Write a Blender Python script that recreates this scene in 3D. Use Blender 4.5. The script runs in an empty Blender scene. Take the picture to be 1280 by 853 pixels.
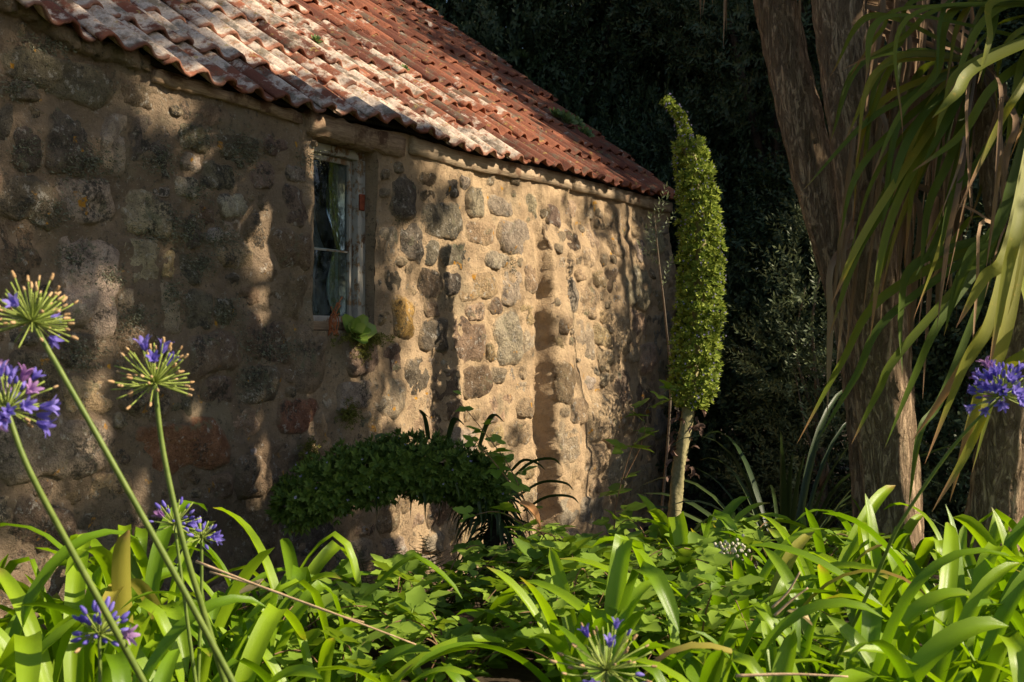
import bpy, math, random
import numpy as np
from mathutils import Vector, Matrix, noise as mnoise

random.seed(7)
rng = np.random.default_rng(11)
R = math.radians
scene = bpy.context.scene
COL = scene.collection

# ------------------------------------------------------------------ camera, sky, sun, exposure
EYE = 1.35
FPX = 1500.0                      # focal length in photo pixels (1280 wide)
cam_d = bpy.data.cameras.new('camera')
cam = bpy.data.objects.new('camera', cam_d)
COL.objects.link(cam)
cam.location = (0, 0, EYE)
cam.rotation_euler = (R(90), 0, 0)
cam_d.sensor_width = 36
cam_d.lens = 36 * FPX / 1280
cam_d.clip_end = 800
cam_d.dof.use_dof = True
cam_d.dof.focus_distance = 7.6
cam_d.dof.aperture_fstop = 7.1
scene.camera = cam

SUN_EL, SUN_PHI = R(33), R(-8)     # elevation; azimuth from +X towards +Y
SV = Vector((math.cos(SUN_EL)*math.cos(SUN_PHI), math.cos(SUN_EL)*math.sin(SUN_PHI), math.sin(SUN_EL)))
world = bpy.data.worlds.new('World')
scene.world = world
world.use_nodes = True
wn = world.node_tree.nodes
bg = wn['Background']
sky = wn.new('ShaderNodeTexSky')
sky.sky_type = 'NISHITA'
sky.sun_disc = False
sky.sun_elevation = SUN_EL
sky.sun_rotation = R(90) - SUN_PHI
world.node_tree.links.new(sky.outputs[0], bg.inputs[0])
bg.inputs[1].default_value = 0.068
sun_d = bpy.data.lights.new('sun', 'SUN')
sun_d.energy = 5.0
sun_d.angle = R(0.5)
sun_d.color = (1.0, 0.86, 0.66)
sun = bpy.data.objects.new('sun', sun_d)
COL.objects.link(sun)
sun.rotation_euler = SV.to_track_quat('Z', 'Y').to_euler()
sun.location = (20, -2, 12)
scene.view_settings.view_transform = 'Standard'
scene.view_settings.look = 'None'
scene.view_settings.exposure = 0.9
scene.view_settings.gamma = 1

# ------------------------------------------------------------------ helpers
def px(u, v, y):
    return Vector(((u-640)/FPX*y, y, EYE+(426.5-v)/FPX*y))

def topx(p):
    return 640+FPX*p[0]/p[1], 426.5-FPX*(p[2]-EYE)/p[1]

def mesh_np(name, verts, faces, uv=None, smooth=False):
    """faces: (F,k) array, or list of such arrays"""
    me = bpy.data.meshes.new(name)
    verts = np.asarray(verts, dtype=np.float32)
    fl = faces if isinstance(faces, list) else [faces]
    fl = [np.asarray(f, dtype=np.int32) for f in fl if len(f)]
    tot = np.concatenate([np.full(len(f), f.shape[1], dtype=np.int32) for f in fl])
    idx = np.concatenate([f.ravel() for f in fl])
    me.vertices.add(len(verts)); me.vertices.foreach_set('co', verts.ravel())
    me.loops.add(len(idx)); me.loops.foreach_set('vertex_index', idx)
    me.polygons.add(len(tot))
    st = np.concatenate([[0], np.cumsum(tot)[:-1]]).astype(np.int32)
    me.polygons.foreach_set('loop_start', st)
    me.polygons.foreach_set('loop_total', tot)
    if uv is not None:
        l = me.uv_layers.new(name='UVMap')
        l.data.foreach_set('uv', np.asarray(uv, dtype=np.float32)[idx].ravel())
    if smooth:
        me.polygons.foreach_set('use_smooth', np.ones(len(tot), dtype=bool))
    me.update(calc_edges=True)
    me.validate()
    return me

def obj(name, me, mat=None, parent=None, mw=None):
    o = bpy.data.objects.new(name, me)
    COL.objects.link(o)
    if mat is not None and me is not None and len(me.materials) == 0:
        me.materials.append(mat)
    if parent is not None: o.parent = parent
    if mw is not None: o.matrix_basis = mw
    return o

def thing(name, label, cat, loc=(0, 0, 0), group=None):
    o = bpy.data.objects.new(name, None)
    COL.objects.link(o)
    o.location = loc
    o.empty_display_size = 0.1
    return tag(o, label, cat, group)

def tag(o, label, cat, group=None, kind=None):
    o['label'] = label; o['category'] = cat
    if group: o['group'] = group
    if kind: o['kind'] = kind
    return o

def norm(v):
    v = np.asarray(v, float)
    return v/(np.linalg.norm(v, axis=-1, keepdims=True)+1e-9)

def bezier(pts, n):
    """smooth curve through control points (Catmull-Rom)"""
    P = np.asarray([tuple(p) for p in pts], float)
    if len(P) == 2:
        t = np.linspace(0, 1, n)[:, None]; return P[0]*(1-t)+P[1]*t
    P = np.vstack([2*P[0]-P[1], P, 2*P[-1]-P[-2]])
    m = len(P)-3
    out = []
    for t in np.linspace(0, m-1e-6, n):
        i = int(t); f = t-i
        a, b, c, d = P[i:i+4]
        out.append(0.5*((2*b)+(-a+c)*f+(2*a-5*b+4*c-d)*f*f+(-a+3*b-3*c+d)*f**3))
    return np.array(out)

def ribbon(path, width, fold=0.2, twist=0.0, up=(0, 0, 1), across=3):
    """strap leaf along path, width(t) -> verts, quads, uv"""
    P = np.asarray(path, float); n = len(P)
    T = norm(np.gradient(P, axis=0))
    upv = np.asarray(up, float)
    S = np.cross(T, upv)
    bad = np.linalg.norm(S, axis=1) < 0.15
    S = norm(S)
    for i in range(n):
        if bad[i] and i > 0: S[i] = norm(S[i-1]-T[i]*np.dot(S[i-1], T[i]))
        if i > 0 and np.dot(S[i], S[i-1]) < 0: S[i] = -S[i]
    N = np.cross(S, T)
    t = np.linspace(0, 1, n)
    if twist:
        a = twist*t
        S, N = S*np.cos(a)[:, None]+N*np.sin(a)[:, None], N*np.cos(a)[:, None]-S*np.sin(a)[:, None]
    w = np.array([width(x) for x in t])[:, None]
    xs = np.linspace(-1, 1, across)
    V = np.stack([P+S*w*0.5*x+N*w*fold*(abs(x)**1.5) for x in xs], 1).reshape(-1, 3)
    uv = np.stack([np.stack([np.full(n, (x+1)/2), t], 1) for x in xs], 1).reshape(-1, 2)
    F = []
    for i in range(n-1):
        for j in range(across-1):
            a = i*across+j
            F.append((a, a+1, a+across+1, a+across))
    return V, np.array(F), uv

def tube(path, radius, seg=8, disp=None, cap=True):
    P = np.asarray(path, float); n = len(P)
    T = norm(np.gradient(P, axis=0))
    ref = np.array([0.31, 0.95, 0.05])
    S = norm(np.cross(T, ref)); N = np.cross(S, T)
    th = np.linspace(0, 2*math.pi, seg, endpoint=False)
    r = np.array([radius(x) if callable(radius) else radius for x in np.linspace(0, 1, n)])
    D = S[:, None, :]*np.cos(th)[None, :, None]+N[:, None, :]*np.sin(th)[None, :, None]
    rr = np.repeat(r[:, None], seg, 1)
    if disp is not None: rr = rr+disp(np.linspace(0, 1, n), th, r)
    V = (P[:, None, :]+D*rr[:, :, None]).reshape(-1, 3)
    i, j = np.meshgrid(np.arange(n-1), np.arange(seg), indexing='ij')
    a = i*seg+j; b = i*seg+(j+1) % seg
    F = np.stack([a, b, b+seg, a+seg], -1).reshape(-1, 4)
    uv = np.stack([np.tile(th/(2*math.pi), n), np.repeat(np.linspace(0, 1, n), seg)], 1)
    if cap:
        V = np.vstack([V, P[0], P[-1]]); uv = np.vstack([uv, [0, 0], [0, 1]])
        k = n*seg
        tr = [(k, (q+1) % seg, q) for q in range(seg)]+[(k+1, (n-1)*seg+q, (n-1)*seg+(q+1) % seg) for q in range(seg)]
        return V, [F, np.array(tr)], uv
    return V, [F], uv

def join(parts):
    V, UV, Q, T = [], [], [], []
    o = 0
    for v, f, uv in parts:
        for ff in (f if isinstance(f, list) else [f]):
            ff = np.asarray(ff)
            if len(ff): (Q if ff.shape[1] == 4 else T).append(ff+o)
        V.append(v); UV.append(uv if uv is not None else np.zeros((len(v), 2))); o += len(v)
    fl = []
    if Q: fl.append(np.concatenate(Q))
    if T: fl.append(np.concatenate(T))
    return np.vstack(V), fl, np.vstack(UV)

def box(cx, cy, cz, sx, sy, sz, M=None, wob=0.0):
    v = np.array([(x, y, z) for x in (-.5, .5) for y in (-.5, .5) for z in (-.5, .5)])*(sx, sy, sz)+(cx, cy, cz)
    if wob: v = v+rng.uniform(-wob, wob, v.shape)
    f = np.array([(0, 1, 3, 2), (4, 6, 7, 5), (0, 4, 5, 1), (2, 3, 7, 6), (0, 2, 6, 4), (1, 5, 7, 3)])
    if M is not None: v = v@np.array(M.to_3x3()).T+np.array(M.translation)
    return v, f, np.zeros((8, 2))

def merge(tv, tf, mats, locs, uv=None):
    """copies of a template: mats (N,3,3), locs (N,3)"""
    N = len(locs); k = len(tv)
    V = (np.einsum('nij,kj->nki', mats, tv)+locs[:, None, :]).reshape(-1, 3)
    off = (np.arange(N)*k)[:, None, None]
    F = (tf[None]+off).reshape(-1, tf.shape[1])
    return V, F, (np.tile(uv, (N, 1)) if uv is not None else np.zeros((N*k, 2)))

def frames(dirs, rnd_roll=True, scale=None):
    """rotation matrices whose z column is dirs"""
    Z = norm(dirs)
    ref = norm(rng.normal(size=Z.shape)) if rnd_roll else np.tile([0.1, 0.05, 1.0], (len(Z), 1))
    X = norm(np.cross(ref, Z)); Y = np.cross(Z, X)
    M = np.stack([X, Y, Z], -1)
    if scale is not None: M = M*np.asarray(scale)[:, None, None]
    return M

def nz(p, sc, seed=0.0):
    return mnoise.noise(Vector((p[0]*sc+seed, p[1]*sc+seed*1.7, p[2]*sc-seed)))

def vnoise(P, sc, seed=0.0):
    return np.array([mnoise.noise(Vector((a*sc+seed, b*sc-seed, c*sc+2*seed))) for a, b, c in P])

def inpoly(u, v, poly):
    c = False
    j = len(poly)-1
    for i in range(len(poly)):
        xi, yi = poly[i]; xj, yj = poly[j]
        if (yi > v) != (yj > v) and u < (xj-xi)*(v-yi)/(yj-yi)+xi: c = not c
        j = i
    return c

# ------------------------------------------------------------------ materials
class NT:
    def __init__(s, name):
        s.m = bpy.data.materials.new(name); s.m.use_nodes = True
        s.t = s.m.node_tree; s.t.nodes.clear()
        s.out = s.n('ShaderNodeOutputMaterial')
    def n(s, typ, **kw):
        x = s.t.nodes.new(typ)
        for k, v in kw.items(): setattr(x, k, v)
        return x
    def set(s, sock, v):
        if isinstance(v, bpy.types.NodeSocket): s.t.links.new(v, sock)
        else: sock.default_value = (*v, 1) if (hasattr(v, '__len__') and len(v) == 3 and sock.type == 'RGBA') else v
    def noise(s, scale, detail=4, rough=0.6, vec=None, dist=0.0):
        x = s.n('ShaderNodeTexNoise'); x.inputs['Scale'].default_value = scale
        x.inputs['Detail'].default_value = detail; x.inputs['Roughness'].default_value = rough
        x.inputs['Distortion'].default_value = dist
        if vec is not None: s.t.links.new(vec, x.inputs['Vector'])
        return x.outputs['Fac']
    def voro(s, scale, vec=None, feature='F1', out='Distance', rnd=1.0):
        x = s.n('ShaderNodeTexVoronoi', feature=feature); x.inputs['Scale'].default_value = scale
        x.inputs['Randomness'].default_value = rnd
        if vec is not None: s.t.links.new(vec, x.inputs['Vector'])
        return x.outputs[out]
    def ramp(s, fac, lo, hi, a=0.0, b=1.0):
        x = s.n('ShaderNodeMapRange', interpolation_type='SMOOTHSTEP')
        s.set(x.inputs[0], fac)
        for i, v in enumerate((lo, hi, a, b)): x.inputs[i+1].default_value = v
        return x.outputs[0]
    def mix(s, fac, a, b, mode='MIX'):
        x = s.n('ShaderNodeMix', data_type='RGBA', blend_type=mode)
        s.set(x.inputs[0], fac); s.set(x.inputs[6], a); s.set(x.inputs[7], b)
        return x.outputs[2]
    def math(s, op, a, b=0.0, c=0.0):
        x = s.n('ShaderNodeMath', operation=op)
        for i, v in enumerate((a, b, c)): s.set(x.inputs[i], v)
        return x.outputs[0]
    def pos(s): return s.n('ShaderNodeNewGeometry').outputs['Position']
    def sep(s, v):
        x = s.n('ShaderNodeSeparateXYZ'); s.t.links.new(v, x.inputs[0]); return x.outputs
    def bump(s, h, strength=0.5, dist=0.01, nrm=None):
        x = s.n('ShaderNodeBump'); x.inputs['Strength'].default_value = strength
        x.inputs['Distance'].default_value = dist; s.t.links.new(h, x.inputs['Height'])
        if nrm is not None: s.t.links.new(nrm, x.inputs['Normal'])
        return x.outputs[0]
    def pbsdf(s, col, rough=0.8, spec=0.3, nrm=None):
        x = s.n('ShaderNodeBsdfPrincipled')
        s.set(x.inputs['Base Color'], col); s.set(x.inputs['Roughness'], rough)
        x.inputs['Specular IOR Level'].default_value = spec
        if nrm is not None: s.t.links.new(nrm, x.inputs['Normal'])
        return x
    def done(s, sh):
        s.t.links.new(sh, s.out.inputs['Surface']); return s.m

def scl(c, k): return tuple(min(1, x*k) for x in c)

def leaf_mat(name, c1, c2, tip=None, tipstart=0.85, trans=0.35, rough=0.45, spec=0.4, tcol=None, joined=False, edge=None, vein=0.25, blotch=None):
    t = NT(name)
    rnd = t.n('ShaderNodeNewGeometry').outputs['Random Per Island'] if joined else t.n('ShaderNodeObjectInfo').outputs['Random']
    pos = t.pos()
    n1 = t.noise(9, 3, 0.6, pos)
    f = t.math('ADD', t.math('MULTIPLY', rnd, 0.75), t.math('MULTIPLY', n1, 0.35))
    col = t.mix(t.ramp(f, 0.12, 0.95), c1, c2)
    uvn = t.n('ShaderNodeUVMap').outputs[0]
    su = t.sep(uvn)
    nrm = None
    if vein:
        w = t.n('ShaderNodeTexWave', wave_type='BANDS', bands_direction='X')
        w.inputs['Scale'].default_value = 6.5; w.inputs['Distortion'].default_value = 0.6
        w.inputs['Detail'].default_value = 1
        t.t.links.new(uvn, w.inputs[0])
        col = t.mix(t.math('MULTIPLY', w.outputs['Fac'], vein), col, scl(c1, 0.62))
        nrm = t.bump(w.outputs['Fac'], 0.25, 0.002)
    if blotch is not None:
        b = t.ramp(t.noise(23, 3, 0.7, pos), 0.60, 0.72)
        col = t.mix(t.math('MULTIPLY', b, 0.6), col, blotch)
    if tip is not None:
        g = t.math('ADD', su[1], t.math('MULTIPLY', t.math('SUBTRACT', rnd, 0.6), 0.25))
        col = t.mix(t.ramp(g, tipstart, tipstart+0.12), col, tip)
    p = t.pbsdf(col, rough, spec, nrm)
    tr = t.n('ShaderNodeBsdfTranslucent')
    t.set(tr.inputs[0], t.mix(1.0, col, tcol, 'MULTIPLY') if tcol else col)
    mx = t.n('ShaderNodeMixShader'); mx.inputs[0].default_value = trans
    t.t.links.new(p.outputs[0], mx.inputs[1]); t.t.links.new(tr.outputs[0], mx.inputs[2])
    return t.done(mx.outputs[0])

def m_stone():
    t = NT('granite_stone')
    pos = t.pos(); oi = t.n('ShaderNodeObjectInfo')
    base = oi.outputs['Color']
    n1 = t.noise(14, 6, 0.7, pos); n2 = t.noise(150, 3, 0.7, pos); n3 = t.noise(5, 5, 0.65, pos)
    col = t.mix(t.ramp(n1, 0.3, 0.7), t.mix(1, base, (0.62, 0.58, 0.55), 'MULTIPLY'), t.mix(1, base, (1.25, 1.2, 1.1), 'MULTIPLY'))
    col = t.mix(t.ramp(n2, 0.52, 0.68), col, t.mix(1, base, (0.35, 0.34, 0.34), 'MULTIPLY'))
    # pale crust lichen, black lichen, olive lichen, orange spots
    pl = t.math('MULTIPLY', t.ramp(t.noise(19, 5, 0.75, pos), 0.56, 0.64), t.ramp(n2, 0.3, 0.5))
    col = t.mix(t.math('MULTIPLY', pl, 0.75), col, (0.48, 0.44, 0.37))
    bl = t.math('MULTIPLY', t.ramp(n3, 0.52, 0.60), t.ramp(t.noise(42, 4, 0.8, pos), 0.42, 0.56))
    x = t.sep(pos)[0]
    bl = t.math('MULTIPLY', bl, t.ramp(x, -0.6, 0.4, 1.0, 0.45))
    col = t.mix(t.math('MULTIPLY', bl, 0.85), col, (0.045, 0.042, 0.035))
    ol = t.ramp(t.noise(7.3, 6, 0.75, pos, 0.5), 0.57, 0.66)
    col = t.mix(t.math('MULTIPLY', ol, 0.7), col, (0.17, 0.17, 0.10))
    og = t.math('MULTIPLY', t.ramp(t.noise(9.1, 3, 0.6, pos), 0.66, 0.71), t.ramp(n1, 0.4, 0.55))
    col = t.mix(og, col, (0.50, 0.24, 0.03))
    ed = t.sep(t.n('ShaderNodeUVMap').outputs[0])[1]
    sm = t.math('ADD', t.math('MULTIPLY', ed, 0.9), t.math('MULTIPLY', t.noise(11, 5, 0.7, pos), 0.75))
    mc = t.mix(t.ramp(x, -1.6, -0.3), (0.21, 0.155, 0.10), (0.43, 0.315, 0.19))  # mortar smear, carrying the same dirt and painted shade on the left
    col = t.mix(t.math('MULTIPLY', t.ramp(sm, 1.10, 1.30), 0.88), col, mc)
    h = t.math('ADD', t.math('MULTIPLY', n1, 1.0), t.math('MULTIPLY', n2, 0.35))
    h = t.math('ADD', h, t.math('MULTIPLY', t.noise(45, 4, 0.7, pos), 0.7))
    return t.done(t.pbsdf(col, 0.92, 0.15, t.bump(h, 1.0, 0.032)).outputs[0])

def m_mortar():
    t = NT('lime_mortar')
    pos = t.pos(); x = t.sep(pos)[0]
    n1 = t.noise(6, 6, 0.65, pos); n2 = t.noise(90, 4, 0.75, pos); n3 = t.noise(2.2, 4, 0.6, pos)
    a = t.mix(t.ramp(x, -1.6, -0.3), (0.24, 0.175, 0.115), (0.52, 0.375, 0.225))  # darker towards the left: dirt there, plus some shade put into the colour
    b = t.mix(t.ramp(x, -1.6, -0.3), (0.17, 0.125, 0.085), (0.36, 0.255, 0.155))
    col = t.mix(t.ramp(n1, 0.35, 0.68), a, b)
    col = t.mix(t.ramp(n2, 0.58, 0.72), col, (0.20, 0.15, 0.10))
    col = t.mix(t.math('MULTIPLY', t.ramp(n2, 0.40, 0.28), 0.6), col, (0.58, 0.47, 0.33))
    col = t.mix(t.math('MULTIPLY', t.ramp(n3, 0.56, 0.68), 0.45), col, (0.20, 0.18, 0.12))
    og = t.ramp(t.noise(8, 3, 0.6, pos), 0.69, 0.74)
    col = t.mix(og, col, (0.52, 0.27, 0.04))
    n4 = t.noise(28, 5, 0.75, pos)
    lk = t.ramp(x, -1.0, 0.2, 0.85, 0.3)
    col = t.mix(t.math('MULTIPLY', t.math('MULTIPLY', t.ramp(n4, 0.54, 0.64), t.ramp(n3, 0.40, 0.52)), lk), col, (0.085, 0.075, 0.055))
    col = t.mix(t.math('MULTIPLY', t.ramp(t.noise(17, 5, 0.75, pos), 0.60, 0.67), t.math('MULTIPLY', lk, 0.8)), col, (0.36, 0.33, 0.27))
    h = t.math('ADD', n1, t.math('MULTIPLY', n2, 0.45))
    h = t.math('ADD', h, t.math('MULTIPLY', n4, 0.8))
    return t.done(t.pbsdf(col, 0.95, 0.1, t.bump(h, 1.0, 0.026)).outputs[0])

def m_tile():
    t = NT('lichened_clay_tile')
    pos = t.pos(); x = t.sep(pos)[0]
    rnd = t.n('ShaderNodeObjectInfo').outputs['Random']
    n1 = t.noise(9, 5, 0.7, pos); n2 = t.noise(60, 4, 0.75, pos); n3 = t.noise(3.1, 5, 0.7, pos, 0.4)
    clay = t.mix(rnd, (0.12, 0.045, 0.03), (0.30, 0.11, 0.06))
    clay = t.mix(t.ramp(n2, 0.55, 0.7), clay, (0.16, 0.06, 0.04))
    m = t.math('ADD', t.math('MULTIPLY', n3, 1.25), t.math('MULTIPLY', n1, 0.55))
    m = t.math('ADD', m, t.math('MULTIPLY', rnd, 0.15))
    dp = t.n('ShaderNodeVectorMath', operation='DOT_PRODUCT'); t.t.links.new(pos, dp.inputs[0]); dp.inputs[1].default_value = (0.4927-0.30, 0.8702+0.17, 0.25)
    m = t.math('ADD', m, t.ramp(dp.outputs['Value'], 8.6, 11.8, 0.04, -0.22))  # pale lichen thins towards the far upper roof, colouring in its shade
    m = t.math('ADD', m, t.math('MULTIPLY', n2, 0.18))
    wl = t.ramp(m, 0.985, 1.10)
    pale = t.mix(t.ramp(n2, 0.3, 0.7), (0.66, 0.55, 0.44), (0.42, 0.33, 0.26))
    pale = t.mix(t.ramp(t.noise(24, 4, 0.7, pos), 0.50, 0.66), pale, (0.36, 0.22, 0.14))
    col = t.mix(wl, clay, pale)
    yl = t.math('MULTIPLY', t.ramp(t.noise(13, 4, 0.7, pos), 0.60, 0.68), 0.7)
    col = t.mix(yl, col, (0.36, 0.27, 0.08))
    dk = t.math('MULTIPLY', t.ramp(t.noise(5.5, 5, 0.75, pos), 0.50, 0.62), 0.75)
    col = t.mix(dk, col, (0.115, 0.10, 0.07))
    edge_ = t.sep(t.n('ShaderNodeUVMap').outputs[0])[1]
    col = t.mix(t.math('MULTIPLY', t.ramp(t.math('ADD', edge_, t.math('MULTIPLY', n1, 0.12)), 0.14, 0.08), 0.85), col, clay)
    h = t.math('ADD', n1, t.math('MULTIPLY', n2, 0.6))
    return t.done(t.pbsdf(col, 0.9, 0.15, t.bump(h, 0.7, 0.012)).outputs[0])

def m_wood(name, c1, c2, c3, vert=True, paint=None, peel=0.5):
    t = NT(name)
    pos = t.n('ShaderNodeTexCoord').outputs['Object']
    mp = t.n('ShaderNodeMapping'); t.t.links.new(pos, mp.inputs[0])
    mp.inputs['Scale'].default_value = (1, 1, 0.06) if vert else (0.06, 1, 1)
    g = t.noise(70, 5, 0.7, mp.outputs[0])
    n = t.noise(6, 5, 0.7, pos)
    col = t.mix(t.ramp(g, 0.35, 0.65), c1, c2)
    col = t.mix(t.ramp(n, 0.52, 0.66), col, c3)
    h = g
    if paint:
        pm = t.math('ADD', t.math('MULTIPLY', t.noise(11, 6, 0.75, pos), 0.8), t.math('MULTIPLY', g, 0.25))
        pk = t.ramp(pm, peel-0.02, peel+0.02)
        col = t.mix(pk, paint, col)
        h = t.math('SUBTRACT', t.math('MULTIPLY', g, 0.4), pk)
    return t.done(t.pbsdf(col, 0.85, 0.2, t.bump(h, 0.8, 0.006)).outputs[0])

def m_bark():
    t = NT('corky_bark')
    pos = t.pos()
    mp = t.n('ShaderNodeMapping'); t.t.links.new(pos, mp.inputs[0]); mp.inputs['Scale'].default_value = (1, 1, 0.22)
    v = t.noise(26, 6, 0.8, mp.outputs[0], 1.2)
    n = t.noise(30, 5, 0.75, mp.outputs[0], 0.4); n2 = t.noise(120, 3, 0.7, pos)
    f = t.ramp(v, 0.38, 0.56)
    col = t.mix(f, (0.20, 0.13, 0.078), (0.54, 0.39, 0.25))
    col = t.mix(t.ramp(n, 0.42, 0.66), col, (0.40, 0.28, 0.175))
    col = t.mix(t.ramp(n2, 0.58, 0.72), col, (0.55, 0.42, 0.29))
    h = t.math('ADD', t.math('MULTIPLY', f, 0.8), t.math('MULTIPLY', n, 0.8))
    h = t.math('ADD', h, t.math('MULTIPLY', n2, 0.2))
    return t.done(t.pbsdf(col, 0.95, 0.1, t.bump(h, 1.0, 0.045)).outputs[0])

def m_simple(name, c1, c2, scale=20, rough=0.85, bumpd=0.004, spec=0.2, joined=False):
    t = NT(name)
    pos = t.pos()
    n = t.noise(scale, 5, 0.7, pos)
    f = n
    if joined: f = t.math('ADD', t.math('MULTIPLY', n, 0.5), t.math('MULTIPLY', t.n('ShaderNodeNewGeometry').outputs['Random Per Island'], 0.5))
    col = t.mix(t.ramp(f, 0.3, 0.7), c1, c2)
    return t.done(t.pbsdf(col, rough, spec, t.bump(n, 0.6, bumpd)).outputs[0])

def m_glass():
    t = NT('dusty_sheen_glass')
    pos = t.pos()
    z = t.sep(pos)[2]
    n = t.noise(14, 5, 0.7, pos)
    g = t.n('ShaderNodeBsdfGlossy'); g.inputs['Roughness'].default_value = 0.02
    g.inputs[0].default_value = (0.9, 0.95, 1, 1)
    tr = t.n('ShaderNodeBsdfTransparent'); tr.inputs[0].default_value = (0.75, 0.82, 0.8, 1)
    d = t.n('ShaderNodeBsdfDiffuse'); d.inputs[0].default_value = (0.17, 0.215, 0.22, 1)
    fr = t.n('ShaderNodeFresnel'); fr.inputs[0].default_value = 1.35
    dust_refl = t.math('MULTIPLY', t.ramp(n, 0.3, 0.75), t.ramp(z, 1.4, 2.1, 0.55, 0.22))  # bluish dust film; denser low down, painting in the pane's reflection
    a = t.n('ShaderNodeMixShader'); t.set(a.inputs[0], dust_refl)
    t.t.links.new(tr.outputs[0], a.inputs[1]); t.t.links.new(d.outputs[0], a.inputs[2])
    b = t.n('ShaderNodeMixShader'); t.t.links.new(fr.outputs[0], b.inputs[0])
    t.t.links.new(a.outputs[0], b.inputs[1]); t.t.links.new(g.outputs[0], b.inputs[2])
    return t.done(b.outputs[0])

M = {}
M['stone'] = m_stone(); M['mortar'] = m_mortar(); M['tile'] = m_tile(); M['bark'] = m_bark(); M['glass'] = m_glass()
M['soil'] = m_simple('dark_soil', (0.035, 0.025, 0.016), (0.075, 0.055, 0.035), 12, 0.95, 0.03, 0.1)
M['lintel'] = m_wood('weathered_oak', (0.20, 0.13, 0.08), (0.34, 0.24, 0.15), (0.11, 0.06, 0.035), vert=False)
M['plate'] = m_wood('pale_eave_board', (0.34, 0.25, 0.16), (0.50, 0.38, 0.25), (0.25, 0.15, 0.09), vert=False)
M['paint'] = m_wood('peeling_white_paint', (0.22, 0.14, 0.08), (0.32, 0.21, 0.12), (0.14, 0.07, 0.035), paint=(0.36, 0.33, 0.28), peel=0.565)
M['rust'] = m_simple('rusty_iron', (0.16, 0.035, 0.018), (0.27, 0.07, 0.03), 60, 0.9, 0.003)
M['dark'] = m_simple('dark_interior', (0.02, 0.018, 0.015), (0.05, 0.045, 0.04), 6)
M['paper'] = m_simple('pale_paper', (0.55, 0.6, 0.62), (0.65, 0.69, 0.7), 20)
M['lichen'] = leaf_mat('grey_lichen', (0.11, 0.115, 0.075), (0.25, 0.25, 0.17), trans=0.1, rough=0.9, spec=0.05, joined=True, vein=0)
M['aga'] = leaf_mat('agapanthus_leaf', (0.145, 0.265, 0.009), (0.33, 0.48, 0.016), tip=(0.42, 0.30, 0.08), tipstart=0.97, trans=0.42, rough=0.36, spec=0.45, tcol=(1.2, 1.25, 0.35), vein=0.3)
M['agayellow'] = leaf_mat('yellowing_leaf', (0.36, 0.34, 0.05), (0.44, 0.36, 0.07), tip=(0.40, 0.24, 0.09), tipstart=0.8, trans=0.35, vein=0.3)
M['agastem'] = m_simple('green_flower_stem', (0.10, 0.15, 0.022), (0.16, 0.21, 0.04), 30, 0.5, 0.001, 0.3)
M['pedicel'] = m_simple('pedicel_green', (0.20, 0.26, 0.04), (0.30, 0.36, 0.08), 40, 0.6, 0.0005, 0.3)
M['pod'] = m_simple('withered_seed_pod', (0.34, 0.20, 0.09), (0.56, 0.38, 0.20), 50, 0.8)
M['petal'] = leaf_mat('violet_petal', (0.17, 0.13, 0.55), (0.33, 0.27, 0.75), trans=0.35, rough=0.6, spec=0.2, vein=0.25)
M['pink'] = leaf_mat('faded_mauve_petal', (0.34, 0.14, 0.42), (0.5, 0.3, 0.55), trans=0.35, rough=0.6, vein=0)
M['palm'] = leaf_mat('palm_lily_leaf', (0.085, 0.14, 0.014), (0.22, 0.27, 0.028), tip=(0.34, 0.20, 0.09), tipstart=0.84, trans=0.35, rough=0.5, spec=0.28, tcol=(1.25, 1.1, 0.4), vein=0.5)
M['palmy'] = leaf_mat('yellowed_palm_leaf', (0.24, 0.27, 0.035), (0.38, 0.36, 0.05), tip=(0.42, 0.24, 0.12), tipstart=0.78, trans=0.38, rough=0.5, spec=0.28, tcol=(1.2, 1.05, 0.4), vein=0.6, blotch=(0.45, 0.33, 0.05))
M['palmcrown'] = leaf_mat('palm_crown_leaf', (0.06, 0.10, 0.015), (0.15, 0.20, 0.03), trans=0.25, joined=True, vein=0.3)
M['deadpalm'] = leaf_mat('dead_palm_leaf', (0.20, 0.125, 0.07), (0.42, 0.29, 0.18), trans=0.12, rough=0.8, spec=0.1, vein=0.5)
M['bramble'] = leaf_mat('bramble_leaf', (0.13, 0.225, 0.02), (0.27, 0.39, 0.045), trans=0.35, rough=0.5, spec=0.3, tcol=(1.2, 1.15, 0.5), vein=0)
M['cane'] = m_simple('bramble_cane', (0.16, 0.085, 0.05), (0.26, 0.16, 0.08), 40, 0.7)
M['fern'] = leaf_mat('dark_fern_leaf', (0.025, 0.05, 0.012), (0.05, 0.085, 0.018), trans=0.2, rough=0.6, vein=0)
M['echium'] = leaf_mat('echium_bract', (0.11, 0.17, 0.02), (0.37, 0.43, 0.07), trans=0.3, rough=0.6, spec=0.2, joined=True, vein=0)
M['echdark'] = leaf_mat('echium_bent_bract', (0.06, 0.105, 0.018), (0.15, 0.21, 0.035), trans=0.25, rough=0.6, spec=0.2, joined=True, vein=0)  # darker copy of the echium bract, its shade put into the colour
M['echfloret'] = leaf_mat('echium_floret', (0.24, 0.22, 0.42), (0.42, 0.38, 0.52), trans=0.3, rough=0.7, joined=True, vein=0)
M['echstem'] = m_simple('echium_stem', (0.22, 0.20, 0.09), (0.36, 0.31, 0.16), 45, 0.85, 0.01)
M['withered'] = leaf_mat('withered_leaf', (0.10, 0.065, 0.05), (0.20, 0.13, 0.10), trans=0.15, rough=0.8, spec=0.1, vein=0)
M['darkleaf'] = leaf_mat('dark_hanging_leaf', (0.03, 0.055, 0.015), (0.065, 0.10, 0.02), trans=0.2, rough=0.5, vein=0.2)
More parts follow.
